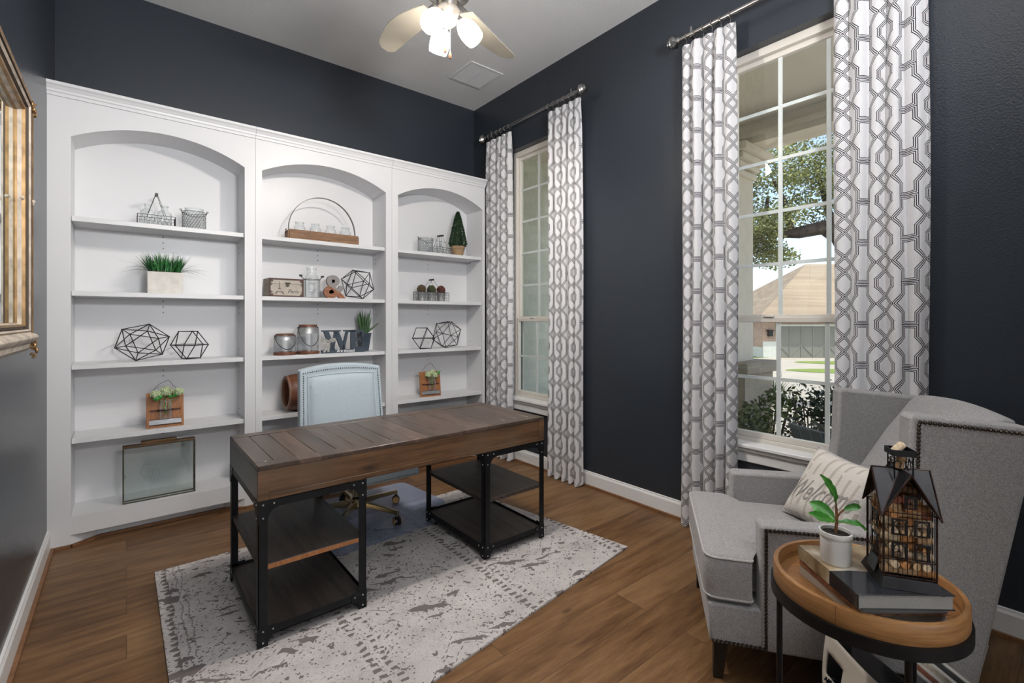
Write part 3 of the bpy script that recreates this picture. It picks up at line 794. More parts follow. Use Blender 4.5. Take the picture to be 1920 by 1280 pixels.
# --- bottle crate with hoop
cr = thing('bottle_crate', (1.255, 4.0, S1), 'rustic wooden crate with tall hoop handle holding four small jars', 'crate')
m_ = MB()
m_.box(.985, 1.53, 3.955, 3.967, S1, S1+.078); m_.box(.985, 1.53, 4.063, 4.075, S1, S1+.078); m_.box(.975, .987, 3.967, 4.063, S1, S1+.070); m_.box(1.528, 1.54, 3.967, 4.063, S1, S1+.070); m_.box(.987, 1.528, 3.967, 4.063, S1, S1+.008)
m_.build('crate_box', M_crate, cr, .002)
m_ = MB(); n = 40
P = [(1.257+.268*math.cos(PI*i/n), S1+.085+.285*math.sin(PI*i/n)) for i in range(n+1)]; P = [(1.525, S1+.02)]+P+[(.989, S1+.02)]
for i in range(len(P)-1):
    (xa, za), (xb, zb) = P[i], P[i+1]; c = Vector((1.257, 0, S1+.085)); 
    def off(x, z): d = Vector((x-1.257, 0, max(0, z-S1-.085))); d = d.normalized()*.004; return (x-d.x, z-d.z)
    (xc, zc), (xd, zd) = off(xa, za), off(xb, zb)
    m_.add([(xa, 4.004, za), (xb, 4.004, zb), (xb, 4.026, zb), (xa, 4.026, za), (xc, 4.004, zc), (xd, 4.004, zd), (xd, 4.026, zd), (xc, 4.026, zc)], [(0,1,2,3), (4,7,6,5), (0,4,5,1), (3,2,6,7)])
m_.build('hoop_handle', mat('hoop_metal', (.16, .15, .14), .45, .6, nz=(12, .3)), cr, smooth=True)
m_ = MB(); m_.tube([(.972, 3.99, S1+.055), (.972, 4.03, S1+.085)], .003, 5); m_.tube([(.972, 3.99, S1+.085), (.972, 4.03, S1+.055)], .003, 5); m_.build('wire_knot', M_oldm, cr)
for k, ql in enumerate(('leftmost of four, below the hoop', 'second from the left, below the hoop', 'third from the left, below the hoop', 'rightmost of four, below the hoop')):
    jar(1.075+.122*k, 4.015, S1+.010, .042, .140, 'small clear jar in the wooden crate, '+ql, 'jar', 'jars in the wooden crate', .68, .18)

# --- Paris box
bxr = thing('keepsake_box', (.96, 4.02, S2), 'cream and brown trunk-style box with Paris lettering, middle bookcase unit', 'box', None, .06)
L, D, H = .250, .15, .142; O = (-.010, 0)
m_ = MB(); m_.box(-.125, .125, -.065, .085, 0, .100); m_.build('box_body', mat('cream_canvas', (.46, .41, .35), .7, nz=(15, .1)), bxr, .002, world=False)
m_ = MB(); m_.box(-.126, .126, -.066, .086, .1005, .142); m_.build('lid', mat('cream_canvas_lid', (.48, .43, .37), .7, nz=(15, .1)), bxr, .002, world=False)
M_brn = mat('brown_leatherette', (.085, .040, .032), .5)
m_ = MB(); e = .012
for (xa, xb, za, zb) in ((-.127, .127, 0, e), (-.127, .127, H-e, H+.001), (-.127, -.127+e, 0, H), (.127-e, .127, 0, H)): m_.box(xa, xb, -.0672, -.064, za, zb)
m_.box(-.127, .127, -.067, .087, H-.0005, H+.001) if False else None
for sx in (-1, 1):
    for zz in (e*1.2, H-e*1.2): m_.box(sx*.108-.010, sx*.108+.010, -.0675, -.065, zz-.010, zz+.010)
m_.build('leather_trim', M_brn, bxr, world=False)
m_ = MB(); m_.box(-.012, .026, -.071, -.066, .100, .112); m_.box(-.006, .016, -.071, -.066, .080, .092); m_.cone((.006, -.072, .096), (.006, -.066, .096), .010, .010, 12)
for sx in (-1, 1):
    for zz in (.095, .115, .038): m_.tube([(sx*.112+.006*math.cos(t), -.069, zz+.006*math.sin(t)) for t in [i*PI/5 for i in range(10)]], .0018, 5, True)
m_.build('brass_latch', M_oldm, bxr, world=False)
M_ink = mat('printed_ink', (.06, .055, .055), .8)
m_ = MB(); tx = -.052
for sx in (-1, 1): m_.add([(tx+sx*.034, -.0664, .022), (tx+sx*.024, -.0664, .022), (tx+sx*.006, -.0664, .066), (tx+sx*.002, -.0664, .115), (tx+sx*.005, -.0664, .07), (tx+sx*.012, -.0664, .050)], [(0, 1, 5), (1, 2, 5), (2, 4, 5), (2, 3, 4)])
m_.box(tx-.024, tx+.024, -.0668, -.0662, .036, .041); m_.box(tx-.011, tx+.011, -.0668, -.0662, .060, .064); m_.box(tx-.0015, tx+.0015, -.0668, -.0662, .064, .120)
m_.build('tower_print', M_ink, bxr, world=False)
text_mesh('box_lettering', 'Paris', .042, M_ink, bxr, tr(.045, -.0665, .030) @ rot('X', PI/2), .0003, 0, .45, world=False)

# --- milk can jar
jar(1.172, 4.03, S2, .058, .250, 'clear glass milk-can vase in a thin wire holder, beside the keepsake box', 'vase', None, .62, .24, name='glass_vase')
wh = thing('wire_vase_holder', (1.172, 4.03, S2), 'thin wire holder with black side grips around the glass milk-can vase', 'wire holder')
m_ = MB()
for z in (.004, .150): m_.tube([(.062*math.cos(i*PI/12), .062*math.sin(i*PI/12), z) for i in range(24)], .002, 5, True)
for a in (.4, PI-.4, PI+.4, -.4): m_.tube([(.062*math.cos(a), .062*math.sin(a), 0), (.062*math.cos(a), .062*math.sin(a), .150)], .002, 5)
m_.build('wire_ring', M_wire, wh, world=False)
for sx in (-1, 1):
    m_ = MB(); m_.tube([(sx*.062, -.012, .150), (sx*.085, -.010, .178), (sx*.085, .010, .178), (sx*.062, .012, .150)], .0018, 5); hw = m_.build('handle_wire', M_wire, wh, world=False)
    m_ = MB(); m_.cone((sx*.074, 0, .178), (sx*.096, 0, .181), .008, .008, 10); m_.build('black_grip', M_blackp, wh, world=False)

# --- ampersand
am = thing('ampersand_ornament', (1.335, 3.99, S2), 'chunky ampersand ornament, grey above and stained wood below', 'ornament')
M_ampg = mat('grey_painted_wood', (.27, .25, .24), .6)
def strokes(mb, pts, r, y0, y1, n=6):
    # flat ribbon stroke of half-width r in XZ, with thickness y0..y1
    P = []
    for i in range(len(pts)-3):
        p0, p1, p2, p3 = [Vector(q) for q in pts[i:i+4]]
        for k in range(n):
            t = k/n; P.append(.5*((2*p1)+(-p0+p2)*t+(2*p0-5*p1+4*p2-p3)*t*t+(-p0+3*p1-3*p2+p3)*t*t*t))
    P.append(Vector(pts[-2])); m = len(P); vs = []
    for i in range(m):
        d = (P[min(i+1, m-1)]-P[max(i-1, 0)]).normalized(); nn = Vector((-d.y, d.x))*(r if not isinstance(r, tuple) else r[0]+(r[1]-r[0])*i/(m-1))
        for y in (y0, y1):
            vs += [(P[i].x+nn.x, y, P[i].y+nn.y), (P[i].x-nn.x, y, P[i].y-nn.y)]
    fs = []
    for i in range(m-1): a = i*4; b = a+4; fs += [(a, b, b+1, a+1), (a+2, a+3, b+3, b+2), (a, a+2, b+2, b), (a+1, b+1, b+3, a+3)]
    fs += [(0, 1, 3, 2), (m*4-4, m*4-2, m*4-1, m*4-3)]
    mb.add(vs, fs)
cu = bpy.data.curves.new('t', 'FONT'); cu.body = '&'; cu.size = .262; cu.extrude = .015; cu.offset = .007; cu.resolution_u = 8; cu.align_x = 'CENTER'
t = bpy.data.objects.new('t', cu); C.objects.link(t); me = bpy.data.meshes.new_from_object(t.evaluated_get(bpy.context.evaluated_depsgraph_get())); bpy.data.objects.remove(t)
zs_ = [v.co.y for v in me.vertices]; Ta = tr(1.335, 3.99, S2-min(zs_)) @ rot('X', PI/2)
for nm_, mm_, fl in (('grey_upper', M_ampg, False), ('stained_lower', M_amp, True)):
    b_ = bmesh.new(); b_.from_mesh(me); bmesh.ops.transform(b_, matrix=Ta, verts=b_.verts)
    r_ = bmesh.ops.bisect_plane(b_, geom=b_.verts[:]+b_.edges[:]+b_.faces[:], plane_co=(1.300, 3.99, S2+.100), plane_no=(.62, 0, 1), clear_outer=fl, clear_inner=not fl)
    bmesh.ops.holes_fill(b_, edges=[e for e in b_.edges if e.is_boundary])
    b_.verts.index_update(); m_ = MB(); m_.add([v.co.copy() for v in b_.verts], [tuple(v.index for v in f.verts) for f in b_.faces]); b_.free()
    m_.build(nm_, mm_, am)

# --- galvanised jars with copper bands
def lantern(x, r_, h, label):
    o = thing('candle_lantern', (x, 4.00, S3), label, 'lantern', 'crackle-glass candle lanterns')
    m_ = MB(); m_.lathe([(.001, .002), (r_, .002), (r_+.002, .004), (r_+.002, .022), (r_, .024), (r_-.002, .024), (.001, .020)], seg=28); m_.build('copper_base', M_copper, o, smooth=True, world=False)
    hh = h*.70; m_ = MB(); m_.lathe([(r_-.001, .024), (r_-.001, hh)], seg=28); m_.build('crackle_glass', M_jar2, o, smooth=True, world=False)
    m_ = MB(); m_.lathe([(r_-.001, hh), (r_-.004, hh+.018), (r_*.80, h*.90), (r_*.78, h*.905), (r_*.78, h*.93), (r_*.74, h*.93), (r_*.74, hh+.01), (r_-.006, hh)], seg=28); m_.build('galvanised_neck', M_zinc, o, smooth=True, world=False)
    m_ = MB(); m_.lathe([(r_*.80, h*.925), (r_*.83, h*.93), (r_*.83, h*.995), (r_*.78, h), (r_*.70, h), (r_*.70, h*.94)], seg=28); m_.build('copper_rim', M_copper, o, smooth=True, world=False)
    m_ = MB(); k = r_*.84
    m_.tube([(-k*1.12*math.cos(t), -k*1.25*math.sin(t), h*.9-h*.62*math.sin(t)*(1.0)) for t in [PI*i/20 for i in range(21)]], .0028, 6)
    for s_ in (-1, 1): m_.cone((s_*k*.95, 0, h*.9), (s_*k*1.14, 0, h*.9), .006, .006, 8)
    m_.build('bail_handle', M_wire, o, world=False)
lantern(.962, .080, .165, 'short galvanised candle lantern with copper rim, far left on the third shelf')
lantern(1.134, .083, .235, 'taller galvanised candle lantern with copper rim, beside the short one')

# --- WE sign
we = thing('word_sign', (1.40, 3.955, S3), 'slate-blue block letters WE with white words Are blessed and a grey bow', 'sign', None, -.02)
M_slate = mat('slate_paint', (.045, .062, .085), .6)
y0, y1 = -.010, .012
m_ = MB(); m_.box(-.172, .180, y0, y1, 0, .026)
# W
def slant(xa, xb, w_, z0=.026, z1=.178): m_.prism([(xa, z1), (xa+w_, z1), (xb+w_, z0), (xb, z0)], 'y', y0, y1)
slant(-.158, -.105, .040); slant(-.070, -.100, .024); slant(-.078, -.020, .042); slant(.022, -.012, .022)
m_.box(-.172, -.098, y0, y1, .176, .188); m_.box(-.094, -.020, y0, y1, .176, .188); m_.box(.004, .060, y0, y1, .176, .188)
m_.build('letter_w', M_slate, we, .001, world=False)
m_ = MB(); m_.box(.062, .104, y0, y1, .026, .188); m_.box(.048, .172, y0, y1, .170, .188); m_.box(.156, .172, y0, y1, .130, .172); m_.box(.104, .145, y0, y1, .098, .114); m_.box(.136, .147, y0, y1, .082, .130); m_.box(.104, .170, y0, y1, .026, .044); m_.box(.160, .178, y0, y1, .044, .082)
m_.build('letter_e', M_slate, we, .001, world=False)
text_mesh('sign_lettering', 'Are blessed', .031, mat('white_lettering', (.85, .85, .85), .6), we, tr(.020, -.0105, .007) @ rot('X', PI/2), .0006, .0004, world=False)
m_ = MB(); M_bow = mat('grey_gingham', (.38, .37, .35), .9, nz=(160, .5))
strokes(m_, [(-.13, .10), (-.125, .098), (-.160, .118), (-.168, .098), (-.125, .094), (-.12, .09)], .008, -.016, -.011); strokes(m_, [(-.13, .09), (-.12, .096), (-.085, .118), (-.070, .104), (-.118, .094), (-.12, .09)], .009, -.016, -.011)
strokes(m_, [(-.12, .11), (-.122, .092), (-.140, .050), (-.158, .010), (-.16, 0)], .008, -.0165, -.012); strokes(m_, [(-.12, .11), (-.118, .092), (-.120, .050), (-.126, .012), (-.13, 0)], .009, -.017, -.012)
m_.ball((-.121, -.016, .095), .010, 8); m_.build('bow', M_bow, we, world=False)

# --- aloe in a slate pot
ap = thing('tapered_pot', (1.625, 4.07, S3), 'dark slate tapered square pot behind the WE letters', 'pot')
m_ = MB(); m_.lathe([(.001, 0), (.038, 0), (.058, .125), (.062, .130), (.062, .138), (.054, .138), (.052, .124), (.001, .122)], seg=4, M=tr(1.625, 4.07, S3) @ rot('Z', PI/4) @ Matrix.Scale(1.15, 4)); m_.build('pot_body', M_slate, ap, .002)
al = thing('aloe_plant', (1.625, 4.07, S3+.140), 'spiky green aloe growing from the slate pot behind the WE letters', 'plant')
M_aloe = mat('aloe_green', (.055, .115, .045), .4, nz=(14, .5))
for i in range(15):
    a = i*2.399; tl = .12+.30*(i/15); m_ = MB(); L_ = random.uniform(.15, .21)*(1 if i < 12 else .8)
    d = Vector((math.cos(a)*tl, math.sin(a)*tl*.6, 1)).normalized()
    if i == 14: d = Vector((1, -.2, .55)).normalized(); L_ = .17
    p = Vector((1.625, 4.07, S3+.142))+Vector((math.cos(a)*.018, math.sin(a)*.018, 0))
    pts = [p+d*L_*t+Vector((0, 0, .03*t*t)) for t in (0, .2, .5, .8, 1)]
    m_.tube(pts, [.008, .013, .010, .005, .0006], 7); m_.build('aloe_leaf', M_aloe, al, smooth=True)

# --- barrel on its side
dr = thing('wooden_barrel', (1.10, 4.02, S4), 'brown wooden drum lying on its side behind the blue desk chair', 'barrel')
m_ = MB(); Mx = tr(.975, 4.02, S4+.150) @ rot('Y', PI/2)
m_.lathe([(.110, 0), (.128, 0), (.140, .04), (.148, .13), (.148, .20), (.136, .30), (.126, .32), (.10, .32), (.10, .30), (.126, .10), (.112, .02), (.110, 0)], seg=40, M=Mx); m_.build('barrel_body', M_drum, dr, smooth=True)
m_ = MB(); m_.lathe([(.108, -.004), (.131, -.004), (.131, .012), (.108, .012), (.108, -.004)], seg=40, M=Mx); m_.build('end_ring', mat('barrel_rim', (.25, .12, .07), .5, nz=(10, .2)), dr, smooth=True)
m_ = MB(); m_.lathe([(.001, .05), (.125, .05)], seg=30, M=Mx); m_.build('inner_disc', mat('barrel_inner', (.20, .13, .10), .7), dr)

# --- right unit top shelf
wire_pot(2.195, 4.00, S1, .070, .130, 'round chicken-wire basket on the top shelf of the right bookcase unit')
jar(2.195, 4.00, S1+.004, .062, .145, 'clear glass candle jar inside the chicken-wire basket, top shelf of the right unit', neck=.85, nh=.12)
carrier(2.375, 4.03, S1, .190, .10, .068, .185, 'wire carrier with slim bottles standing beside the cone topiary', hl=.040, rz=.25, nu=8)
for dx, q in ((-.055, 'left'), (.0, 'middle'), (.055, 'right')):
    jar(2.375+dx, 4.03+dx*.25, S1+.004, .024, .135, 'slim clear bottle, %s of the three in the carrier beside the topiary' % q, 'bottle', 'slim bottles beside the topiary', .42, .34, name='glass_bottle')
tp = thing('topiary_pot', (2.57, 4.02, S1), 'tan clay pot under the cone topiary', 'pot')
M_tan = mat('tan_clay', (.34, .22, .12), .7, nz=(12, .2))
m_ = MB(); m_.lathe([(.001, 0), (.048, 0), (.064, .070), (.070, .075), (.072, .100), (.064, .100), (.060, .090), (.001, .088)], seg=28); m_.build('pot_body', M_tan, tp, smooth=True, world=False)
tt = thing('cone_topiary', (2.57, 4.02, S1+.09), 'dark green cone-shaped topiary in a tan pot, top shelf of the right unit', 'plant')
M_top = mat('boxwood_green', (.018, .050, .018), .7, nz=(40, .5))
m_ = MB(); m_.cone((0, 0, 0), (0, 0, .33), .062, .008, 18)
for i in range(2600):
    h = random.random()**1.2; rr = .088*(1-h)**.75*(1 if h > .06 else .85)+.004; a = random.uniform(0, 2*PI); z = .01+h*.345
    p = Vector((rr*math.cos(a), rr*math.sin(a), z)); d = Vector((math.cos(a), math.sin(a), random.uniform(-.2, 1))).normalized()
    s_ = d.cross(Vector((random.random(), random.random(), random.random()))).normalized()*.004; q = p*1
    m_.add([q-d*.006-s_, q-d*.006+s_, q+d*random.uniform(.008, .014)], [(0, 1, 2)])
m_.build('foliage', M_top, tt, world=False, fixn=False)

# --- moss balls in tin pots
carrier(2.265, 4.01, S2, .330, .10, .085, .205, 'long wire tray with three tin pots, second shelf of the right unit', hl=.038, nu=11)
for k, (q, cc) in enumerate((('left', (.09, .06, .03)), ('middle', (.055, .065, .03)), ('right', (.10, .035, .025)))):
    x = 2.160+.105*k
    p = thing('tin_pot', (x, 4.01, S2+.003), 'small whitewashed tin pot, %s of three in the long wire tray' % q, 'pot', 'tin pots in the wire tray')
    m_ = MB(); m_.lathe([(.001, 0), (.036, 0), (.045, .080), (.047, .084), (.043, .084), (.040, .070), (.001, .066)], seg=24); m_.build('pot_body', M_zinc, p, smooth=True, world=False)
    b = MB(); rr = random.Random(k+40); c = (0, 0, 0); b.ball(c, .040, 14)
    for i in range(260):
        z = rr.uniform(-1, 1); a = rr.uniform(0, 2*PI); s_ = math.sqrt(1-z*z); d = Vector((s_*math.cos(a), s_*math.sin(a), z)); b.ball(d*.040, rr.uniform(.003, .0055), 5)
    o = b.build('moss_ball', mat('moss_%s' % q, cc, .9, nz=(70, .6))); o.location = (x, 4.01, S2+.003+.108)
    tag(o, 'twiggy decorative moss ball sitting in the %s tin pot' % q, 'decorative ball', 'moss balls in tin pots')

# --- black printer in the lower right bay
pt = thing('printer', (2.40, 4.0, S0), 'black office printer in the bottom of the right bookcase unit, behind the desk', 'printer')
m_ = MB(); m_.box(2.15, 2.70, 3.93, 4.17, S0, S0+.26); m_.build('printer_body', M_blackp, pt, .02)
m_ = MB(); m_.box(2.17, 2.68, 3.95, 4.16, S0+.26, S0+.30); m_.build('scanner_lid', M_blackp, pt, .008)
m_ = MB(); m_.box(2.22, 2.63, 3.76, 3.93, S0+.10, S0+.112); m_.build('paper_tray', M_blackp, pt, .003)

# ---------------------------------------------------------------- rug, chair mat
RUG = [(.118, 3.20), (.130, 1.47), (2.335, 1.773), (2.10, 3.22)]
o = tag(MB().prism(RUG, 'z', 0.0005, .010).build('rug', M_rug), 'distressed off-white and taupe patterned rug under the desk', 'rug')
M_matp = glassy('chair_mat_vinyl', (.95, .96, .99), .06, .25, edge=False)
_nt = M_matp.node_tree; _o = _nt.nodes['Material Output']; _d = _nt.nodes.new('ShaderNodeBsdfDiffuse'); _d.inputs[0].default_value = (.42, .50, .68, 1); _m = _nt.nodes.new('ShaderNodeMixShader'); _m.inputs[0].default_value = .30
_nt.links.new(_o.inputs[0].links[0].from_socket, _m.inputs[1]); _nt.links.new(_d.outputs[0], _m.inputs[2]); _nt.links.new(_m.outputs[0], _o.inputs[0])
pts = []
cs = [(.93, 2.74), (1.60, 2.78), (1.86, 3.08), (1.80, 3.66), (.62, 3.66), (.62, 2.90)]
for i, p in enumerate(cs):
    a = Vector(cs[i-1]); b = Vector(p); c = Vector(cs[(i+1) % len(cs)]); r_ = .06
    p1 = b+(a-b).normalized()*r_; p2 = b+(c-b).normalized()*r_
    for k in range(5): t = k/4; q = p1*(1-t)**2+b*2*t*(1-t)+p2*t*t; pts.append((q.x, q.y))
tag(MB().prism(pts, 'z', .0105, .013).build('chair_mat', M_matp), 'clear plastic chair mat under the rolling desk chair', 'chair mat')

# ---------------------------------------------------------------- desk
DX0, DX1, DY0, DY1, DZ = .42, 2.03, 2.18, 2.86, .762
dk = thing('desk', ((DX0+DX1)/2, (DY0+DY1)/2, 0), 'long rustic plank-topped writing desk on two black iron shelf pedestals', 'desk')
m_ = MB(); fw = .075; zt0 = DZ-.020
m_.box(DX0, DX1, DY0, DY0+fw, zt0, DZ); m_.box(DX0, DX1, DY1-fw, DY1, zt0, DZ); m_.box(DX0, DX0+fw, DY0+fw, DY1-fw, zt0, DZ); m_.box(DX1-fw, DX1, DY0+fw, DY1-fw, zt0, DZ)
n = 16; wdt = (DX1-DX0-2*fw)/n
for i in range(n): m_.box(DX0+fw+i*wdt+.0005, DX0+fw+(i+1)*wdt-.0005, DY0+fw+.001, DY1-fw-.001, zt0, DZ-.0015)
m_.build('plank_top', M_desk, dk, .0028, segs=1)
m_ = MB(); m_.box(DX0+.004, DX1-.004, DY0+.004, DY0+.026, .617, zt0); m_.build('front_apron', M_deskx, dk, .002)
m_ = MB()
for x in (DX0, DX1-.045): m_.box(x, x+.045, DY0, DY0+.010, .617, zt0)
m_.box(DX0+.045, DX1-.045, DY0, DY0+.006, .617, .640)
m_.build('apron_moulding', M_deskx, dk, .0015)
m_ = MB(); m_.box(DX0+.004, DX1-.004, DY1-.026, DY1-.004, .617, zt0); m_.build('rear_apron', M_deskx, dk, .002)
for x in (DX0, DX1-.022): m_ = MB(); m_.box(x, x+.022, DY0+.010, DY1, .617, zt0); m_.build('side_apron', M_desk, dk, .002)
for nm, x0, x1 in (('left', .422, .882), ('right', 1.575, 2.028)):
    t = .036; f = .003
    for lx, sx in ((x0, 1), (x1, -1)):
        for ly, sy in ((DY0+.001, 1), (DY1-.001, -1)):
            m_ = MB(); m_.box(min(lx, lx+sx*t), max(lx, lx+sx*t), min(ly, ly+sy*f), max(ly, ly+sy*f), .010, .617); m_.box(min(lx, lx+sx*f), max(lx, lx+sx*f), min(ly, ly+sy*t), max(ly, ly+sy*t), .010, .617)
            lg = m_.build('leg', M_black, dk)
            # gusset plates with concave corner, top and foot
            for zc, s_ in ((.617, -1), (.052, 1)):
                g = MB()
                for (ax_) in ('y', 'x'):
                    L_ = .078 if zc > .3 else .070
                    def P2(u, v): return (u, v)
                    arc = [(t+ (L_-t)*(1-math.cos(a)), s_*(.040+ .050*(1-math.sin(a)))) for a in [PI/2*i/8 for i in range(9)]]
                    if zc > .3:
                        poly = [(0, 0), (L_, 0), (L_, -.036)]+[(L_-(L_-t)*math.sin(a), -.036-.05*(1-math.cos(a))) for a in [PI/2*i/8 for i in range(9)]]+[(0, -.095)]
                        poly = [(u, zc+v) for u, v in poly]
                    else:
                        poly = [(0, .092), (L_, .092), (L_, .052)]+[(L_-(L_-t)*math.sin(a), .052-.036*(1-math.cos(a))) for a in [PI/2*i/8 for i in range(9)]]+[(0, .0103)]
                    if ax_ == 'y': g.prism([(lx+sx*u, v) for u, v in poly], 'y', ly-sy*.0025, ly)
                    else: g.prism([(ly+sy*u, v) for u, v in poly], 'x', lx-sx*.0025, lx)
                g.build('gusset_plate', M_black, lg)
            rv = MB()
            for (u, z) in ((.018, .600), (.060, .600), (.018, .545), (.018, .028), (.018, .075), (.056, .074)):
                rv.ball((lx+sx*u, ly-sy*.003, z), .0040, 8); rv.ball((lx-sx*.003, ly+sy*u, z), .0040, 8)
            rv.build('rivets', M_zinc, lg, smooth=True)
    for za, zb in ((.583, .617), (.052, .086)):
        m_ = MB()
        for y, sy in ((DY0+.001, 1), (DY1-.001, -1)):
            m_.box(x0+.003, x1-.003, min(y, y+sy*.003), max(y, y+sy*.003), za, zb); m_.box(x0+.003, x1-.003, min(y, y+sy*.025), max(y, y+sy*.025), za+(.031 if za > .3 else 0), zb-(0 if za > .3 else .031))
        for x, sx in ((x0, 1), (x1, -1)): m_.box(min(x, x+sx*.003), max(x, x+sx*.003), DY0+.003, DY1-.003, za, zb)
        m_.build('iron_rails', M_black, dk)
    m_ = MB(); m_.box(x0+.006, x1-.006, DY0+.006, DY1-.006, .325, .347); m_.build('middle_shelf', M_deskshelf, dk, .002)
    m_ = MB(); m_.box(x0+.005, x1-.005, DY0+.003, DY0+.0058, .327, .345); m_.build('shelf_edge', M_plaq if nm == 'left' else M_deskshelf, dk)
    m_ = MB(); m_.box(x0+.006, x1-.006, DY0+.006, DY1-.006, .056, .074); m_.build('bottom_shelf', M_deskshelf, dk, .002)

# ---------------------------------------------------------------- desk chair
oc = thing('desk_chair', (1.22, 3.20, .013), 'pale blue upholstered rolling desk chair with silver nailheads, tucked behind the desk', 'chair')
def rounded_panel(w0, w1, h, depth, arcz=.035, n=10):
    pass
# backrest in a tilted frame: local u = x, v = up, facing -y
def BK(u, v, t):   # u -1..1, v 0..1, t forward offset
    hw = .300+(.285-.300)*v
    x = 1.195+u*hw; z = .47+.555*v + (.032*(1-u*u) if v > .99 else .032*(1-u*u)*v**6)
    y = 3.330+.065*v + .018*(1-u*u) - t
    return (x, y, z)
m_ = MB(); nu, nv = 16, 14
front = [[BK(-1+2*i/nu, j/nv, 0) for i in range(nu+1)] for j in range(nv+1)]
vs = [p for row in front for p in row]; bk = [(x, y+.07, z) for x, y, z in vs]
N = len(vs); fs = []
for j in range(nv):
    for i in range(nu):
        a = j*(nu+1)+i; fs += [(a, a+1, a+nu+2, a+nu+1), (N+a, N+a+nu+1, N+a+nu+2, N+a+1)]
bd = [i for i in range(nu+1)] + [j*(nu+1)+nu for j in range(1, nv+1)] + [nv*(nu+1)+i for i in range(nu-1, -1, -1)] + [j*(nu+1) for j in range(nv-1, 0, -1)]
for k in range(len(bd)): a, b = bd[k], bd[(k+1) % len(bd)]; fs.append((a, b, N+b, N+a))
m_.add(vs+bk, fs); m_.build('backrest', M_blue, oc, .012, segs=3)
def pad(u, v):
    uu = -1+2*u; e = (1-abs(uu)**6)*(1-abs(2*v-1)**6)
    pk = .0025*math.sin(u*60)*max(0, (v-.8)/.2)*(1-v)*5
    return BK(uu*.80, .04+.86*v, .004+.034*e**.5+pk)
m_ = MB().grid(pad, 28, 24); m_.build('back_cushion', M_blue, oc, smooth=True)
m_ = MB(); m_.tube([BK(-.81, .04, .006)]+[BK(-.81, .04+.87*k/10, .006) for k in range(11)]+[BK(-.81+1.62*k/14, .905, .006) for k in range(15)]+[BK(.81, .91-.87*k/10, .006) for k in range(11)], .0045, 7); m_.build('back_piping', M_bluetrim, oc, smooth=True)
m_ = MB()
for k in range(34): m_.ball(BK(-.92, .02+.93*k/34, .004), .0048, 7); m_.ball(BK(.92, .02+.93*k/34, .004), .0048, 7)
for k in range(36): m_.ball(BK(-.92+1.84*k/35, .955, .004), .0048, 7)
m_.build('nailhead_trim', M_silver, oc, smooth=True)
m_ = MB(); m_.box(.935, 1.548, 2.90, 3.42, .315, .47); m_.build('seat', M_blue, oc, .02, segs=3)
m_ = MB()
for k in range(52): m_.ball((.945+.593*k/51, 2.898, .333), .0042, 7)
for k in range(10): m_.ball((1.538, 2.898, .345+.011*k), .0042, 7); m_.ball((.945, 2.898, .345+.011*k), .0042, 7)
for k in range(40): m_.ball((1.549, 2.91+.49*k/39, .333), .0042, 7); m_.ball((.934, 2.91+.49*k/39, .333), .0042, 7)
m_.build('seat_nailheads', M_silver, oc, smooth=True)
def scush(u, v):
    x = .945+.59*u; y = 2.905+.43*v; e = (1-abs(2*u-1)**8)*(1-abs(2*v-1)**8); return (x, y, .468+.055*e**.5)
m_ = MB().grid(scush, 16, 12); m_.build('seat_cushion', M_blue, oc, smooth=True)
m_ = MB(); m_.box(1.05, 1.35, 3.38, 3.45, .40, .60); m_.build('back_bracket', M_blackp, oc, .01)
m_ = MB(); m_.lathe([(.001, .30), (.022, .30), (.022, .16), (.028, .155), (.034, .15), (.036, .09), (.030, .08), (.001, .08)], (1.22, 3.20, 0), 24); m_.build('gas_column', M_gold, oc, smooth=True)
m_ = MB(); m_.box(1.10, 1.34, 3.08, 3.32, .295, .318); m_.build('seat_plate', M_blackp, oc)
for k in range(5):
    a = math.radians(-60+72*k); d = Vector((math.cos(a), math.sin(a), 0)); s_ = Vector((-d.y, d.x, 0)); c = Vector((1.22, 3.20, 0)); m_ = MB()
    sec = []
    for t, z0, z1, wd in ((.02, .092, .138, .020), (.16, .098, .128, .016), (.32, .085, .112, .013), (.345, .068, .108, .012)):
        p = c+d*t; sec.append([p-s_*wd+Vector((0,0,z0)), p+s_*wd+Vector((0,0,z0)), p+s_*wd*.7+Vector((0,0,z1)), p-s_*wd*.7+Vector((0,0,z1))])
    vs = [q for s4 in sec for q in s4]; fs = [(0,1,2,3)[::-1], (12,13,14,15)]
    for i in range(3):
        for q in range(4): fs.append((i*4+q, i*4+(q+1) % 4, i*4+4+(q+1) % 4, i*4+4+q))
    m_.add(vs, fs); lg = m_.build('base_arm', M_gold, oc, .003)
    w_ = MB(); p = c+d*.335; ax_ = Vector((math.cos(a+.9), math.sin(a+.9), 0))
    for q in (-1, 1): w_.cone(p+ax_*q*.006+Vector((0,0,.0425)), p+ax_*q*.022+Vector((0,0,.0425)), .029, .026, 20)
    cs_ = w_.build('caster', M_blackp, lg, .002)
    w_ = MB()
    for q in (-1, 1): w_.cone(p+ax_*q*.0215+Vector((0,0,.0425)), p+ax_*q*.0245+Vector((0,0,.0425)), .023, .022, 20)
    w_.build('caster_disc', M_tire, lg)
    w_ = MB(); w_.cone(p+Vector((0,0,.05)), p+Vector((0,0,.085)), .007, .007, 10); w_.build('caster_stem', M_black, lg)

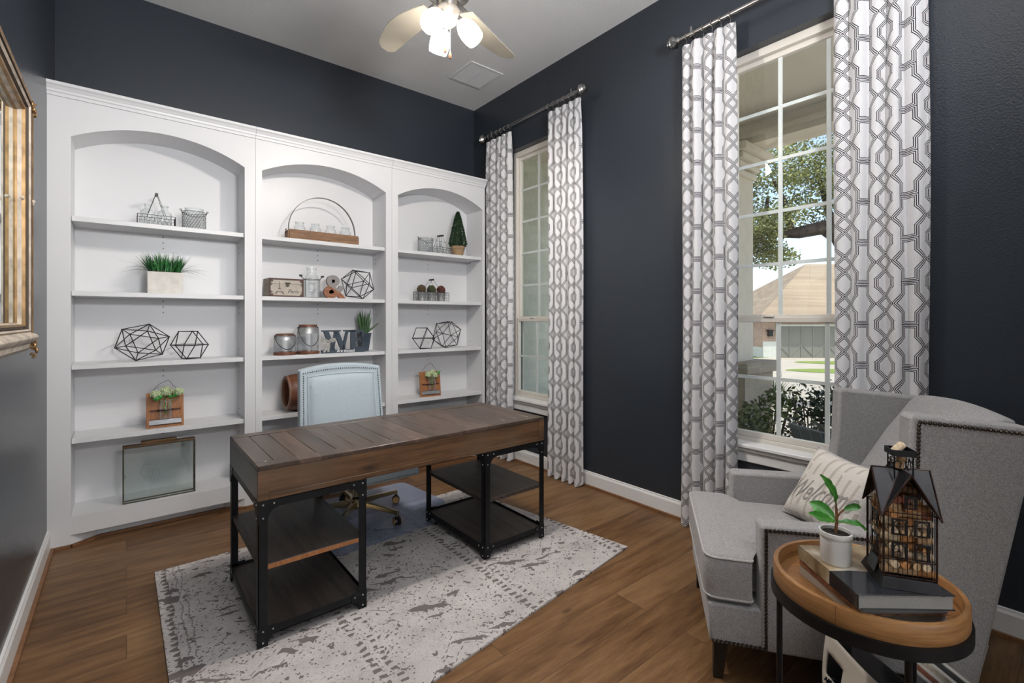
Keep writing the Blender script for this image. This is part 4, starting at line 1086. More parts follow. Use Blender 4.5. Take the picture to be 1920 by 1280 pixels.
# ---------------------------------------------------------------- wingback armchair
ac = thing('wingback_chair', (1.703, .936, 0), 'grey tweed wingback armchair with bronze nailheads beside the near window', 'armchair', None, math.radians(35))
CW = .72
def side(x0, x1, nm):
    pl_ = [(.19, .148), (.19, .60), (.198, .612), (.53, .618), (.59, .640), (.630, .70), (.648, .80), (.656, 1.03), (.668, 1.045), (.995, 1.018), (1.005, 1.00), (.845, .148)]
    m_ = MB(); m_.prism([(-s_, z) for s_, z in pl_], 'x', x0, x1); return m_.build(nm, M_tweed, ac, .012, segs=3, world=False)
side(0, .088, 'side_wing'); side(CW-.088, CW, 'side_wing')
m_ = MB(); m_.prism([(-.012, .30), (-.018, .148), (-.845, .148), (-.88, .30)], 'x', .004, CW-.004); m_.build('seat_base', M_tweed, ac, .012, segs=3, world=False)
# T cushion with crowned top
def tcush():
    ol = [(.003, .0), (CW-.003, 0), (CW-.003, -.168), (CW-.096, -.168), (CW-.096, -.72), (.096, -.72), (.096, -.168), (.003, -.168)]
    # rounded front corners
    P = []
    for i, p in enumerate(ol):
        a = Vector(ol[i-1]); b = Vector(p); c = Vector(ol[(i+1) % 8]); r_ = .05 if i in (0, 1) else .018
        p1 = b+(a-b).normalized()*r_; p2 = b+(c-b).normalized()*r_
        for k in range(5): t = k/4; q = p1*(1-t)**2+b*2*t*(1-t)+p2*t*t; P.append((q.x, q.y))
    return P
P = tcush(); cen = Vector((CW/2, -.33))
m_ = MB(); rings = [(1, .315), (1.0, .325), (1.012, .36), (1.016, .40), (1.012, .445), (1, .470), (.985, .4755), (.93, .481), (.8, .487), (.5, .492), (.2, .494)]
vs = []
for k, z in rings:
    for x, y in P:
        if k < .96:
            q = cen+(Vector((x, y))-cen)*k
        else: 
            q = cen+(Vector((x, y))-cen)*k
        vs.append((q.x, q.y, z))
n = len(P); fs = [tuple(range(n))]
for i in range(len(rings)-1):
    for k in range(n): l = (k+1) % n; fs.append((i*n+k, i*n+l, (i+1)*n+l, (i+1)*n+k))
fs.append(tuple((len(rings)-1)*n+k for k in range(n)))
m_.add(vs, fs); cu = m_.build('seat_cushion', M_tweed, ac, world=False, smooth=True)
m_ = MB(); m_.tube([(x, y, .4715) for x, y in P], .0042, 6, True); m_.tube([(x, y, .322) for x, y in P], .0042, 6, True); m_.build('cushion_piping', M_pipe, cu, smooth=True, world=False)
# backrest
def back(u, v, f):
    fr_ = [(.600, .45), (.700, .62), (.780, .76), (.850, .88), (.905, .96), (.935, 1.005), (.960, 1.03)]
    t = v*(len(fr_)-1); i = min(int(t), len(fr_)-2); q = t-i; s_ = fr_[i][0]*(1-q)+fr_[i+1][0]*q; z = fr_[i][1]*(1-q)+fr_[i+1][1]*q
    e = (1-abs(2*u-1)**5); s_ -= .035*e*(1-v**4); z += .022*(1-(2*u-1)**2)*v**3
    if f: 
        rs = [(.850, .45), (1.0, 1.03)]; s_ = .850+(.998-.850)*v; z = .45+.575*v+.022*(1-(2*u-1)**2)*v**3
    return (.086+(CW-.172)*u, -s_, z)
m_ = MB(); nu, nv = 16, 18
A_ = [back(i/nu, j/nv, 0) for j in range(nv+1) for i in range(nu+1)]; B_ = [back(i/nu, j/nv, 1) for j in range(nv+1) for i in range(nu+1)]; N = len(A_); fs = []
for j in range(nv):
    for i in range(nu): a = j*(nu+1)+i; fs += [(a, a+1, a+nu+2, a+nu+1), (N+a, N+a+nu+1, N+a+nu+2, N+a+1)]
bd = [i for i in range(nu+1)] + [j*(nu+1)+nu for j in range(1, nv+1)] + [nv*(nu+1)+i for i in range(nu-1, -1, -1)] + [j*(nu+1) for j in range(nv-1, 0, -1)]
for k in range(len(bd)): a, b = bd[k], bd[(k+1) % len(bd)]; fs.append((a, b, N+b, N+a))
m_.add(A_+B_, fs); m_.build('backrest', M_tweed, ac, .01, segs=3, world=False, smooth=True)
m_ = MB(); m_.prism([(-.845, .148), (-.850, .46), (-.80, .46), (-.80, .148)], 'x', .086, CW-.086); m_.build('lower_back', M_tweed, ac, world=False)
# nailheads: bottom front edge, arm front, arm top, wing front, wing top
def nails(xf, sgn):
    m_ = MB(); r_ = .0068; st = .0135
    path = [[(.030, .160), (.205, .160)], [(.210, .160), (.210, .592)], [(.210, .597), (.54, .603)], [(.672, .70), (.678, 1.012)], [(.682, 1.022), (.985, .999)]]
    for si, seg in enumerate(path):
        if si == 3: m_.build('nailhead_trim', M_bronze, ac, smooth=True, world=False); m_ = MB()
        (a, b), (c, d) = seg; L_ = math.hypot(c-a, d-b); n = int(L_/st)
        for k in range(n+1): m_.ball((xf, -(a+(c-a)*k/n), b+(d-b)*k/n), r_, 8)
    return m_.build('nailhead_trim', M_bronze, ac, smooth=True, world=False)
nails(-.001, -1); nails(CW+.001, 1)
for x, y, bx2, by2 in ((.045, -.060, .0, .01), (CW-.045, -.060, 0, .01), (.06, -.78, 0, -.04), (CW-.06, -.78, 0, -.04)):
    m_ = MB(); m_.add([(x-.026, y-.026, .15), (x+.026, y-.026, .15), (x+.026, y+.026, .15), (x-.026, y+.026, .15), (x-.017, y-.017+by2, 0), (x+.017, y-.017+by2, 0), (x+.017, y+.017+by2, 0), (x-.017, y+.017+by2, 0)],
        [(0,1,2,3), (4,5,6,7), (0,1,5,4), (1,2,6,5), (2,3,7,6), (3,0,4,7)]); m_.build('leg', M_leg, ac, .003, world=False)

# pillow
pw = thing('throw_pillow', (2.27, .80, .50), 'cream striped throw pillow with grey script, leaning in the wingback chair', 'pillow')
p0 = Vector((2.330, .905, .500)); U = Vector((-.20, -.33, -.01)); V = Vector((.085, -.120, .30)); Nn = V.cross(U).normalized()
if Nn.x > 0: Nn = -Nn
def pil(u, v, s_):
    e = max(0, (1-(2*u-1)**4)*(1-(2*v-1)**4))**.55
    pu = u+(.5-u)*.10*math.sin(PI*v)*(1 if True else 0)*0; pin = .045*(math.sin(PI*u)*(2*v-1)**2*(-1 if v > .5 else 1)); pin2 = .045*(math.sin(PI*v)*(2*u-1)**2*(-1 if u > .5 else 1))
    wr = .004*math.sin(u*26+v*9)*math.sin(v*5)*e
    return p0+U*(u+pin2*1.2)+V*(v+pin*1.2)+Nn*(s_*.062*e+wr*s_)
pm, nt, bs = newmat('cream_stripe_linen'); v = coords(nt, 'UV'); u_, v_, _ = sep(nt, v)
st_ = ((u_*9).fr()-.5).abs().lt(.14)*(noise(nt, v, 3, 1).gt(.42))
c_ = mix(nt, st_*.6, ramp(nt, noise(nt, coords(nt, 'UV', (90, 90, 90)), 3, 3), [(.3, (.58, .54, .49)), (.7, (.72, .68, .64))]), (.36, .30, .245))
nt.links.new(c_, bs.inputs['Base Color']); bs.inputs['Roughness'].default_value = .9; bump(nt, bs, noise(nt, coords(nt, 'UV', (6, 40, 1)), 2, 4), .5, .004)
n = 26; m_ = MB(); uv = []
for s_ in (1, -1):
    b = len(m_.v)
    for j in range(n+1):
        for i in range(n+1): m_.v.append(tuple(pil(i/n, j/n, s_))); uv.append((i/n, j/n))
    for j in range(n):
        for i in range(n): a = b+j*(n+1)+i; f = (a, a+1, a+n+2, a+n+1); m_.f.append(f if s_ > 0 else f[::-1])
m_.build('cushion', pm, pw, smooth=True, uv=uv, fixn=False)
m_ = MB(); ed = [pil(k/16, 1, 1) for k in range(17)]+[pil(1, 1-k/16, 1) for k in range(1, 17)]+[pil(1-k/16, 0, 1) for k in range(1, 17)]+[pil(0, k/16, 1) for k in range(1, 16)]
m_.tube(ed, .0045, 6, True); m_.build('pillow_piping', M_pipe, pw, smooth=True)
cu_ = bpy.data.curves.new('t', 'FONT'); cu_.body = 'Welcome'; cu_.size = 1; cu_.shear = .5; cu_.resolution_u = 4; t_ = bpy.data.objects.new('t', cu_); C.objects.link(t_)
dg = bpy.context.evaluated_depsgraph_get(); me = bpy.data.meshes.new_from_object(t_.evaluated_get(dg)); bpy.data.objects.remove(t_)
b_ = bmesh.new(); b_.from_mesh(me); bmesh.ops.triangulate(b_, faces=b_.faces); bmesh.ops.subdivide_edges(b_, edges=b_.edges, cuts=2, use_grid_fill=True); m_ = MB()
wmx = max(v.co.x for v in b_.verts)
m_.add([pil(.06+.86*v.co.x/wmx, .22+.42*v.co.y+.16*v.co.x/wmx, 1)+Nn*.0015 for v in b_.verts], [tuple(q.index for q in f.verts) for f in b_.faces]); b_.free()
m_.build('script_print', mat('taupe_ink', (.30, .28, .265), .9), pw, fixn=False)

# ---------------------------------------------------------------- side table
TX, TY = 1.63, .42
st = thing('side_table', (TX, TY, 0), 'round oak tray side table on thin black metal legs, right foreground', 'side table')
m_ = MB(); m_.lathe([(.001, .587), (.222, .587), (.224, .592), (.224, .638), (.222, .641), (.211, .641), (.209, .638), (.209, .600), (.001, .598)], (TX, TY, 0), 72); m_.build('oak_tray', M_oak, st, smooth=True)
m_ = MB(); m_.box(TX-.2247, TX-.224, TY-.0006, TY+.0006, .589, .640, ); m_.build('tray_joint', M_drum, st)
m_ = MB(); m_.lathe([(.2165, .556), (.230, .556), (.230, .588), (.2165, .588), (.2165, .556)], (TX, TY, 0), 72); m_.build('metal_ring', M_black, st, smooth=True)
for a in (172, 257, 20):
    w_ = math.radians(a-39.09); m_ = MB(); m_.cone((TX+.222*math.cos(w_), TY+.222*math.sin(w_), 0), (TX+.222*math.cos(w_), TY+.222*math.sin(w_), .56), .008, .008, 14); m_.build('leg', M_black, st, smooth=True)

def book(z0, z1, cx, cy, a, L_, D_, cov, label, spine=None, paper=(.62, .60, .56)):
    o = thing('book', (cx, cy, z0), label, 'book', 'books on the tray table', a)
    m_ = MB(); t = .0025; h = z1-z0
    m_.box(-L_/2, L_/2, -D_/2, D_/2, 0, t); m_.box(-L_/2, L_/2, -D_/2, D_/2, h-t, h); m_.box(-L_/2, L_/2, -D_/2, -D_/2+t, 0, h)
    m_.build('cover', cov, o, .0008, world=False)
    m_ = MB(); m_.box(-L_/2+.004, L_/2-.004, -D_/2+t, D_/2-.004, t, h-t); m_.build('page_block', mat('paper', (.27, .265, .255), .9, nz=(200, .08)), o, world=False)
    return o
def photo_cover(name, dark, light, spl=.5):
    m, nt, bs = newmat(name); v = coords(nt); x, y, z = sep(nt, v)
    f = noise(nt, v, 9, 4); c = ramp(nt, f, [(.35, (.16, .10, .05)), (.5, light), (.65, (.62, .58, .50))])
    c = mix(nt, (x+f*.03).gt(spl), c, dark)
    nt.links.new(c, bs.inputs['Base Color']); bs.inputs['Roughness'].default_value = .18; return m
bc = Vector((1.580, .393)); ba = math.atan2(.370-.566, 1.404-1.572)   # spine direction
book(.599, .625, 1.606, .402, ba+.10, .245, .225, mat('taupe_cover', (.40, .35, .30), .4), 'cream-spined book at the bottom of the tray stack')
book(.6255, .651, 1.600, .400, ba+.03, .25, .23, mat('rust_print_cover', (.34, .15, .08), .4, nz=(60, .6)), 'book with rust-coloured patterned spine, middle of the tray stack')
tb = book(.6515, .690, 1.580, .393, ba, .258, .237, photo_cover('landscape_cover', (.016, .018, .022), (.36, .27, .16), .035), 'glossy coffee-table book with landscape cover, top of the tray stack')

# potted plant on the books
pp = thing('ceramic_pot', (1.548, .462, .690), 'small white ceramic pot on the stacked books', 'pot')
m_ = MB(); m_.lathe([(.001, 0), (.0345, 0), (.037, .004), (.038, .070), (.0405, .073), (.0415, .080), (.0405, .087), (.036, .087), (.035, .078), (.001, .076)], seg=40); m_.build('pot_body', M_cer, pp, smooth=True, world=False)
m_ = MB(); m_.lathe([(.0345, .079), (.02, .082), (.001, .083)], seg=24); m_.build('soil', M_soil, pp, world=False)
fp = thing('fig_plant', (1.548, .462, .772), 'artificial fiddle-leaf sprig in the small white pot', 'plant')
rt = Vector((math.cos(math.radians(-39.09)), math.sin(math.radians(-39.09)), 0)); fw_ = Vector((rt.y*-1, rt.x, 0)); up = Vector((0, 0, 1)); b0 = Vector((1.548, .462, .772))
M_fig = mat('fig_leaf_green', (.055, .25, .035), .3, nz=(14, .35), spec=.6); M_stem = mat('brown_stem', (.20, .085, .035), .6)
m_ = MB(); m_.tube([b0, b0+up*.03+rt*.003, b0+up*.065+rt*.002, b0+up*.085], [.0045, .004, .0035, .002], 8); m_.tube([b0+up*.04+rt*.003, b0+up*.055+rt*.012, b0+up*.064+rt*.022], .0028, 8); m_.build('stem', M_stem, fp, smooth=True)
def fig(start, dirs, width, nrm):
    P = [start]
    for d in dirs: P.append(P[-1]+d)
    # smooth
    Q = []
    n = 12
    for k in range(n+1):
        t = k/n*(len(P)-1); i = min(int(t), len(P)-2); q = t-i; Q.append(P[i]*(1-q)+P[i+1]*q)
    vs = []
    for k, p in enumerate(Q):
        t = k/n; d = (Q[min(k+1, n)]-Q[max(k-1, 0)]).normalized(); s_ = d.cross(nrm).normalized(); w_ = width*math.sin(PI*min(1, t**.85*1.0))**.8*(.55+.65*t if t < .7 else 1.0) if 0 < t < 1 else .0008
        cup = nrm*(w_*.35)
        vs += [p-s_*w_+cup+nrm*.002*math.sin(k*2.0), p-s_*w_*.5+cup*.3, p, p+s_*w_*.5+cup*.3, p+s_*w_+cup+nrm*.002*math.cos(k*2.2)]
    fs = []
    for k in range(n):
        for i in range(4): a = k*5+i; fs.append((a, a+1, a+6, a+5))
    m_ = MB().add(vs, fs); o = m_.build('fig_leaf', M_fig, fp, smooth=True, fixn=False); 
    r_ = MB().tube([q-nrm*.0006 for q in Q], .0010, 5); r_.build('midrib', mat('leaf_vein', (.22, .42, .12), .5), o)
fig(b0+up*.075, [rt*-.004+up*.030, rt*-.018+up*.032, rt*-.028+up*.030-fw_*.01], .015, (-fw_+rt*.5).normalized())
fig(b0+up*.030, [rt*-.030+up*.012-fw_*.01, rt*-.034+up*.010-fw_*.012, rt*-.030+up*.014-fw_*.006], .019, (up*.8-fw_*.6).normalized())
fig(b0+up*.030, [rt*.022+up*.004-fw_*.012, rt*.026-up*.002-fw_*.012, rt*.022-up*.018-fw_*.008], .013, (up*.9-fw_*.35).normalized())
fig(b0+up*.062+rt*.020, [rt*.016+up*.006, rt*.018+up*.006-fw_*.005, rt*.014+up*.000], .011, (up*.5-fw_*.8).normalized())
fig(b0+up*.03, [rt*-.012+up*.016+fw_*.02, rt*-.016+up*.014+fw_*.02, rt*-.012+up*.005+fw_*.015], .022, (up*.3-fw_*.9).normalized())

# ---------------------------------------------------------------- wire house filled with corks
HZ = .690
hz = thing('wire_house', (1.578, .325, HZ), 'dark metal wire house with arched windows and gabled roof, filled with corks', 'decorative house', None, math.radians(-58))
s_ = .055; M_rust = mat('dark_rusty_metal', (.040, .022, .018), .45, .7, nz=(40, .5)); M_roof = mat('blackened_metal', (.022, .022, .025), .38, .7, nz=(20, .3))
# local: x along front face, front face at y = -s_
m_ = MB(); m_.add([(-s_-.012, -s_-.012, 0), (s_+.012, -s_-.012, 0), (s_+.012, s_+.012, 0), (-s_-.012, s_+.012, 0), (-s_-.002, -s_-.002, .026), (s_+.002, -s_-.002, .026), (s_+.002, s_+.002, .026), (-s_-.002, s_+.002, .026)],
    [(0,1,2,3), (4,5,6,7), (0,1,5,4), (1,2,6,5), (2,3,7,6), (3,0,4,7)]); m_.build('plinth', M_roof, hz, .001, world=False)
z0, z1, zr = .026, .190, .290
m_ = MB()
for sx in (-1, 1):
    for sy in (-1, 1): m_.tube([(sx*s_, sy*s_, z0), (sx*s_, sy*s_, z1)], .0022, 6)
for z in (z0+.004, z0+.045, z1): m_.tube([(-s_, -s_, z), (s_, -s_, z), (s_, s_, z), (-s_, s_, z)], .0014, 5, True)
def gable_h(t): return z1+(zr-z1-.01)*(1-abs(t))     # t -1..1
nb = 11
for k in range(1, nb):
    t = -1+2*k/nb; x = t*s_
    for F in (lambda a, z: (a, -s_, z), lambda a, z: (a, s_, z), lambda a, z: (-s_, a, z), lambda a, z: (s_, a, z)):
        m_.tube([F(x, z0), F(x, gable_h(t)-.003)], .0008, 4)
m_.build('wire_cage', M_rust, hz, world=False)
def win(cx, cz, F, w_=.012, h=.034):
    b = MB(); pts = [(cx-w_, cz), (cx+w_, cz), (cx+w_, cz+h-w_)]+[(cx+w_*math.cos(a), cz+h-w_+w_*math.sin(a)) for a in [PI*i/8 for i in range(1, 8)]]+[(cx-w_, cz+h-w_)]
    b.tube([F(*p) for p in pts], .0013, 5, True); b.tube([F(cx, cz), F(cx, cz+h)], .0007, 4)
    for q in (.33, .62): b.tube([F(cx-w_, cz+h*q), F(cx+w_, cz+h*q)], .0007, 4)
    for sx in (-1, 1): b.box(min(sx*w_, sx*(w_+.005))+cx, max(sx*w_, sx*(w_+.005))+cx, -s_-.002, -s_-.0005, cz, cz+h, M=None if F is FF else rot('Z', -PI/2))
    for a, c in ((cz-.003, cz), (cz+h, cz+h+.004)): b.box(cx-w_-.005, cx+w_+.005, -s_-.002, -s_-.0005, a, c, M=None if F is FF else rot('Z', -PI/2))
    b.build('arched_window', M_roof, hz, world=False)
FF = lambda a, z: (a, -s_-.0015, z)
FL = lambda a, z: tuple(rot('Z', -PI/2) @ Vector((a, -s_-.0015, z)))
for cx in (-.022, .024):
    for cz in (.078, .138): win(cx, cz, FF)
win(0.001, .205, FF, .008, .026)
for cz in (.078, .138): win(0, cz, FL, .016, .036)
# cross-gabled roof: four gables
m_ = MB(); e = s_+.008; ez = z1-.010; th = .0018
for k in range(4):
    R = rot('Z', PI/2*k)
    # two slopes of this gable meeting the centre valley
    for sx in (-1, 1):
        a = [(sx*e, -e, ez), (0, -e, zr), (0, 0, zr)]
        m_.add([Vector(q) for q in a]+[Vector(q)-Vector((0, 0, th)) for q in a], [(0,1,2), (3,5,4), (0,1,4,3), (1,2,5,4), (0,2,5,3)], R)
m_.build('roof', M_roof, hz, world=False)
m_ = MB()
for k in range(4):
    R = rot('Z', PI/2*k)
    for sx in (-1, 1): m_.tube([R @ Vector((sx*e, -e, ez)), R @ Vector((0, -e, zr))], .0022, 5)
    m_.tube([R @ Vector((0, -e, zr)), R @ Vector((0, 0, zr))], .002, 5); m_.tube([R @ Vector((e, -e, ez)), R @ Vector((0, 0, zr))], .0015, 5)
m_.build('roof_edging', M_rust, hz, world=False)
q_ = .020; zc = zr-.012; m_ = MB(); ztp = zr+.038
for sx in (-1, 1):
    for sy in (-1, 1): m_.tube([(sx*q_, sy*q_, zc-.012), (sx*q_, sy*q_, ztp)], .0018, 5)
for k in range(4):
    R = rot('Z', PI/2*k)
    for sx in (-1, 1): m_.tube([R @ Vector((sx*.012+sx*.007*math.cos(t), -q_, zc+.028+.008*math.sin(t))) for t in [i*PI/5 for i in range(8)]], .0011, 4)
    m_.tube([R @ Vector((-.010, -q_, zc+.012)), R @ Vector((0, -q_, zc+.040)), R @ Vector((.010, -q_, zc+.012))], .0010, 4)
m_.build('chimney_scrollwork', M_roof, hz, world=False)
m_ = MB(); b = q_+.006
m_.box(-b, b, -b, -b+.002, ztp, ztp+.014); m_.box(-b, b, b-.002, b, ztp, ztp+.014); m_.box(-b, -b+.002, -b, b, ztp, ztp+.014); m_.box(b-.002, b, -b, b, ztp, ztp+.014); m_.box(-b, b, -b, b, ztp-.002, ztp)
m_.build('chimney_tray', M_roof, hz, world=False)
m_ = MB(); m_.box(-s_-.012, -s_-.009, -.02, .03, .002, .040, rot('Y', .25)); m_.build('door_flap', mat('grey_steel', (.12, .14, .16), .35, .8), hz, world=False)
# corks
cmats = [mat('cork_%s' % n_, c, .8, nz=(120, .3)) for n_, c in (('tan', (.42, .27, .14)), ('pale', (.55, .43, .29)), ('amber', (.40, .18, .06)), ('stained', (.30, .10, .06)))]
def cork(m):
    b = MB(); b.cone((0, 0, -.019), (0, 0, .019), .0100, .0100, 12); return b
Hm = M_of(hz); protos = []
rc = random.Random(3)
for i, cm in enumerate(cmats):
    o = cork(cm).build('wine_cork', cm, bevel=.0012); protos.append(o)
slots = []
for lay in range(8):
    z = z0+.012+lay*.0208
    for sx in (-.040, 0, .040):
        for sy in (-.038, -.013, .013, .038): slots.append((sx, sy, z, lay))
for lay in range(3):
    z = z1+.008+lay*.021; lim = .034-.011*lay
    for a in (-lim, lim) if lay else (-lim, 0, lim):
        for b in (-.036+.01*lay, 0, .036-.01*lay): slots.append((a, b*.9, z, 8+lay))
first = [True]*4
for i, (x, y, z, lay) in enumerate(slots):
    if abs(x) < .02 and abs(y) < .02 and lay % 2: continue
    k = rc.choices(range(4), (5, 6, 3 if lay < 6 else 6, 1 if lay < 6 else 3))[0]
    if first[k]: o = protos[k]; first[k] = False
    else: o = protos[k].copy(); C.objects.link(o)
    if lay % 2: R = rot('Z', PI/2) @ rot('X', 0); x, y = y*.95, x
    else: R = Matrix.Identity(4)
    up_ = rc.random() < .18
    R2 = (rot('X', rc.uniform(-.25, .25)) @ rot('Y', PI/2)) if not up_ else rot('X', PI/2)
    mt_ = Hm @ tr(x*(.88 if not up_ else .9), y*(.9 if not up_ else .8), z) @ rot('Z', rc.uniform(-.3, .3)) @ R @ R2
    o.matrix_world = mt_; o.location = mt_.translation; o.rotation_euler = mt_.to_euler()
    tag(o, '%s wine cork piled %s of the wire house' % (('tan', 'pale cream', 'amber', 'wine-stained red-brown')[k], 'behind the lower windows' if lay < 4 else ('behind the upper windows' if lay < 8 else 'up in the gable')), 'cork', 'corks inside the wire house')
for k in range(4):
    if first[k]: bpy.data.objects.remove(protos[k])
ck = cork(cmats[1]).build('wine_cork', cmats[1], bevel=.0012); mt_ = Hm @ tr(-.006, 0, ztp+.013) @ rot('Z', .6) @ rot('Y', 1.05); ck.location = mt_.translation; ck.rotation_euler = mt_.to_euler()
tag(ck, 'single wine cork lying in the chimney tray of the wire house', 'cork')
ck = cork(cmats[0]).build('wine_cork', cmats[0], bevel=.0012); mt_ = Hm @ tr(0, 0, zr+.018) @ rot('Y', .2); ck.location = mt_.translation; ck.rotation_euler = mt_.to_euler()
tag(ck, 'wine cork standing inside the chimney scrollwork of the wire house', 'cork')

# ---------------------------------------------------------------- tote basket with books under the table
def cw(r, f, z): return Vector((r*.7762+f*.6305, -r*.6305+f*.7762, z))
bg_ = thing('tote_bag', tuple(cw(1.13, 1.40, 0)), 'off-white tote bag with slot handle and navy tufts, on the floor under the tray table', 'bag')
Cn = [(1.085, 1.635), (1.125, 1.20), (1.185, 1.20), (1.145, 1.60)]
M_tote = mat('off_white_canvas', (.62, .57, .50), .75, nz=(5, .08)); M_navy = mat('navy_tuft', (.02, .03, .05), .95, bp=(200, 1, .005))
# near-left wall with slot cut out: built from strips on a bowed surface
def wallpt(u, v):   # u along left face, v up 0..1
    a = Vector(Cn[0]); b = Vector(Cn[1]); p = a+(b-a)*u; bow = .036*math.sin(PI*min(1, v*1.0))*(1-.6*abs(2*u-1)) 
    return cw(p.x-bow-.02*(1-v)*0, p.y, .004+.300*v*(1-.10*math.sin(PI*u)))
m_ = MB(); nu, nv = 24, 20; idx = {}
for j in range(nv+1):
    for i in range(nu+1): idx[i, j] = len(m_.v); m_.v.append(tuple(wallpt(i/nu, j/nv)))
for j in range(nv):
    for i in range(nu):
        if 1 <= i < 5 and 11 <= j < 16: continue
        m_.f.append((idx[i, j], idx[i+1, j], idx[i+1, j+1], idx[i, j+1]))
m_.build('handle_side', M_tote, bg_, smooth=True, solid=.004, fixn=False)
m_ = MB()
for a, b in ((1, 2), (2, 3), (3, 0)):
    pa, pb = Cn[a], Cn[b]; m_.add([cw(*pa, .004), cw(*pb, .004), cw(*pb, .300), cw(*pa, .300)], [(0,1,2,3)])
m_.add([cw(*p, .004) for p in Cn], [(0,1,2,3)]); m_.build('bag_sides', mat('dark_bag_sides', (.035, .035, .04), .8), bg_, solid=.004)  # sides coloured dark so the handle slot reads dark
for u, v in ((.10, .50), (.42, .46), (.75, .42), (.26, .18), (.6, .14)):
    p = wallpt(u, v)+cw(-1, 0, 0).normalized()*.008; b = MB(); q = random.Random(int(u*100))
    for k in range(60): b.ball(p+Vector((q.gauss(0, .007), q.gauss(0, .007), q.gauss(0, .012))), .0035, 5)
    b.build('navy_tuft', M_navy, bg_)
M_dkc = mat('charcoal_cover', (.045, .048, .052), .35); M_mag = photo_cover('magazine_cover', (.10, .09, .05), (.12, .11, .08), .2)
rk = thing('magazine_basket', tuple(cw(1.37, 1.36, 0)), 'dark open basket of magazines on the floor under the tray table', 'basket')
m_ = MB(); Cb = [(1.212, 1.24), (1.48, 1.24), (1.46, 1.53), (1.212, 1.53)]
for a in range(4):
    pa, pb = Cb[a], Cb[(a+1) % 4]; m_.add([cw(*pa, .004), cw(*pb, .004), cw(*pb, .17), cw(*pa, .17)], [(0,1,2,3)])
m_.add([cw(*p, .004) for p in Cb], [(0,1,2,3)]); m_.build('basket_body', mat('dark_wicker', (.03, .025, .022), .7, nz=(60, .5)), rk, solid=.006)
for i, (r0, lean, cm, lb) in enumerate(((1.300, .13, M_dkc, 'charcoal hardback with white capitals standing in the dark magazine basket'), (1.274, .13, M_mag, 'olive magazine standing next to the charcoal hardback in the dark magazine basket'), (1.249, .13, mat('red_magazine', (.25, .10, .07), .4), 'red-edged magazine standing in the dark magazine basket'), (1.226, .13, mat('bag_grey', (.16, .16, .17), .6), 'grey folder nearest the tote bag in the dark magazine basket'))):
    o = thing('magazine' if i else 'hardback_book', tuple(cw(r0, 1.40, .006)), lb, 'book', None, math.radians(50.9))
    m_ = MB(); T = rot('X', lean); m_.box(-.125, .105, -.009, .009, 0, .300-.010*i, T); m_.build('cover', cm, o, .001, world=False)
    m_ = MB(); m_.box(-.122, .102, -.0075, .0075, .004, .3015-.010*i, T); m_.build('pages', mat('page_grey', (.30, .29, .27), .9), o, world=False)
    if i == 0: text_mesh('spine_letters', 'A P H A', .035, mat('white_foil', (.7, .7, .7), .5), o, T @ tr(-.01, .0095, .255) @ rot('Z', PI) @ rot('X', PI/2), .0004, world=False)

# ---------------------------------------------------------------- mirror
mr = thing('wall_mirror', (XL, 2.30, 1.27), 'large gilded fluted-frame mirror hanging on the left wall', 'mirror')
MY0, MY1, MZ0, MZ1 = 1.75, 2.80, 1.285, 2.285; GX = XL+.018
M_gild = mat('worn_gilding', (.30, .185, .085), .42, .75, nz=(18, .35)); M_gildw = mat('whitewashed_gilding', (.50, .43, .36), .6, .2, nz=(22, .3))
prof = [(.000, .045), (.006, .060), (.014, .064), (.022, .060), (.025, .046), (.029, .046), (.034, .058), (.040, .060), (.046, .054), (.049, .038), (.053, .040), (.058, .048), (.063, .046), (.066, .036), (.068, .030), (.071, .024), (.073, .018)]
M_gildd = mat('dark_gilding', (.07, .05, .035), .6, .4)  # darker gilt tone given to the recessed grooves
def frame_ring(lo, hi, m, nm):
    m_ = MB(); sub = prof[lo:hi+1]
    n = len(sub); vs = []
    for (iy, iz) in ((0, 0), (1, 0), (1, 1), (0, 1)):
        for o_, d in sub:
            y = MY0+o_ if iy == 0 else MY1-o_; z = MZ0+o_ if iz == 0 else MZ1-o_; vs.append((XL+d, y, z))
    fs = []
    for c in range(4):
        e_ = (c+1) % 4
        for k in range(n-1): fs.append((c*n+k, e_*n+k, e_*n+k+1, c*n+k+1))
    m_.add(vs, fs); return m_.build(nm, m, mr, smooth=False)
for a_, b_, mm, nm in ((0, 2, M_gildw, 'outer_bead'), (2, 3, M_gild, 'gilded_flute'), (3, 5, M_gildd, 'dark_groove'), (5, 7, M_gild, 'gilded_flute'), (7, 8, M_gildw, 'pale_flute'), (8, 9, M_gildd, 'dark_groove'), (9, 11, M_gildw, 'pale_flute'), (11, 13, M_gild, 'gilded_flute'), (13, 15, M_gildw, 'inner_bead'), (15, 16, M_gild, 'sight_edge')): frame_ring(a_, b_, mm, nm)
m_ = MB(); m_.box(XL+.002, XL+.046, MY0+.001, MY0+.004, MZ0+.002, MZ1-.002); m_.box(XL+.002, XL+.046, MY1-.004, MY1-.001, MZ0+.002, MZ1-.002); m_.box(XL+.002, XL+.046, MY0, MY1, MZ0, MZ0+.004); m_.box(XL+.002, XL+.046, MY0, MY1, MZ1-.004, MZ1); m_.build('frame_edge', M_gildw, mr)
m_ = MB(); m_.box(GX-.004, GX, MY0+.06, MY1-.06, MZ0+.06, MZ1-.06); m_.build('mirror_glass', M_mirror, mr)
m_ = MB(); m_.prism([(XL+.002, MZ0-.045), (XL+.040, MZ0-.045), (XL+.055, MZ0-.030), (XL+.058, MZ0-.012), (XL+.072, MZ0), (XL+.078, MZ0+.012), (XL+.074, MZ0+.022), (XL+.060, MZ0+.030), (XL+.052, MZ0+.045), (XL+.002, MZ0+.045)], 'y', MY0-.02, MY1+.012); m_.build('lower_ledge', M_gildw, mr, .002)
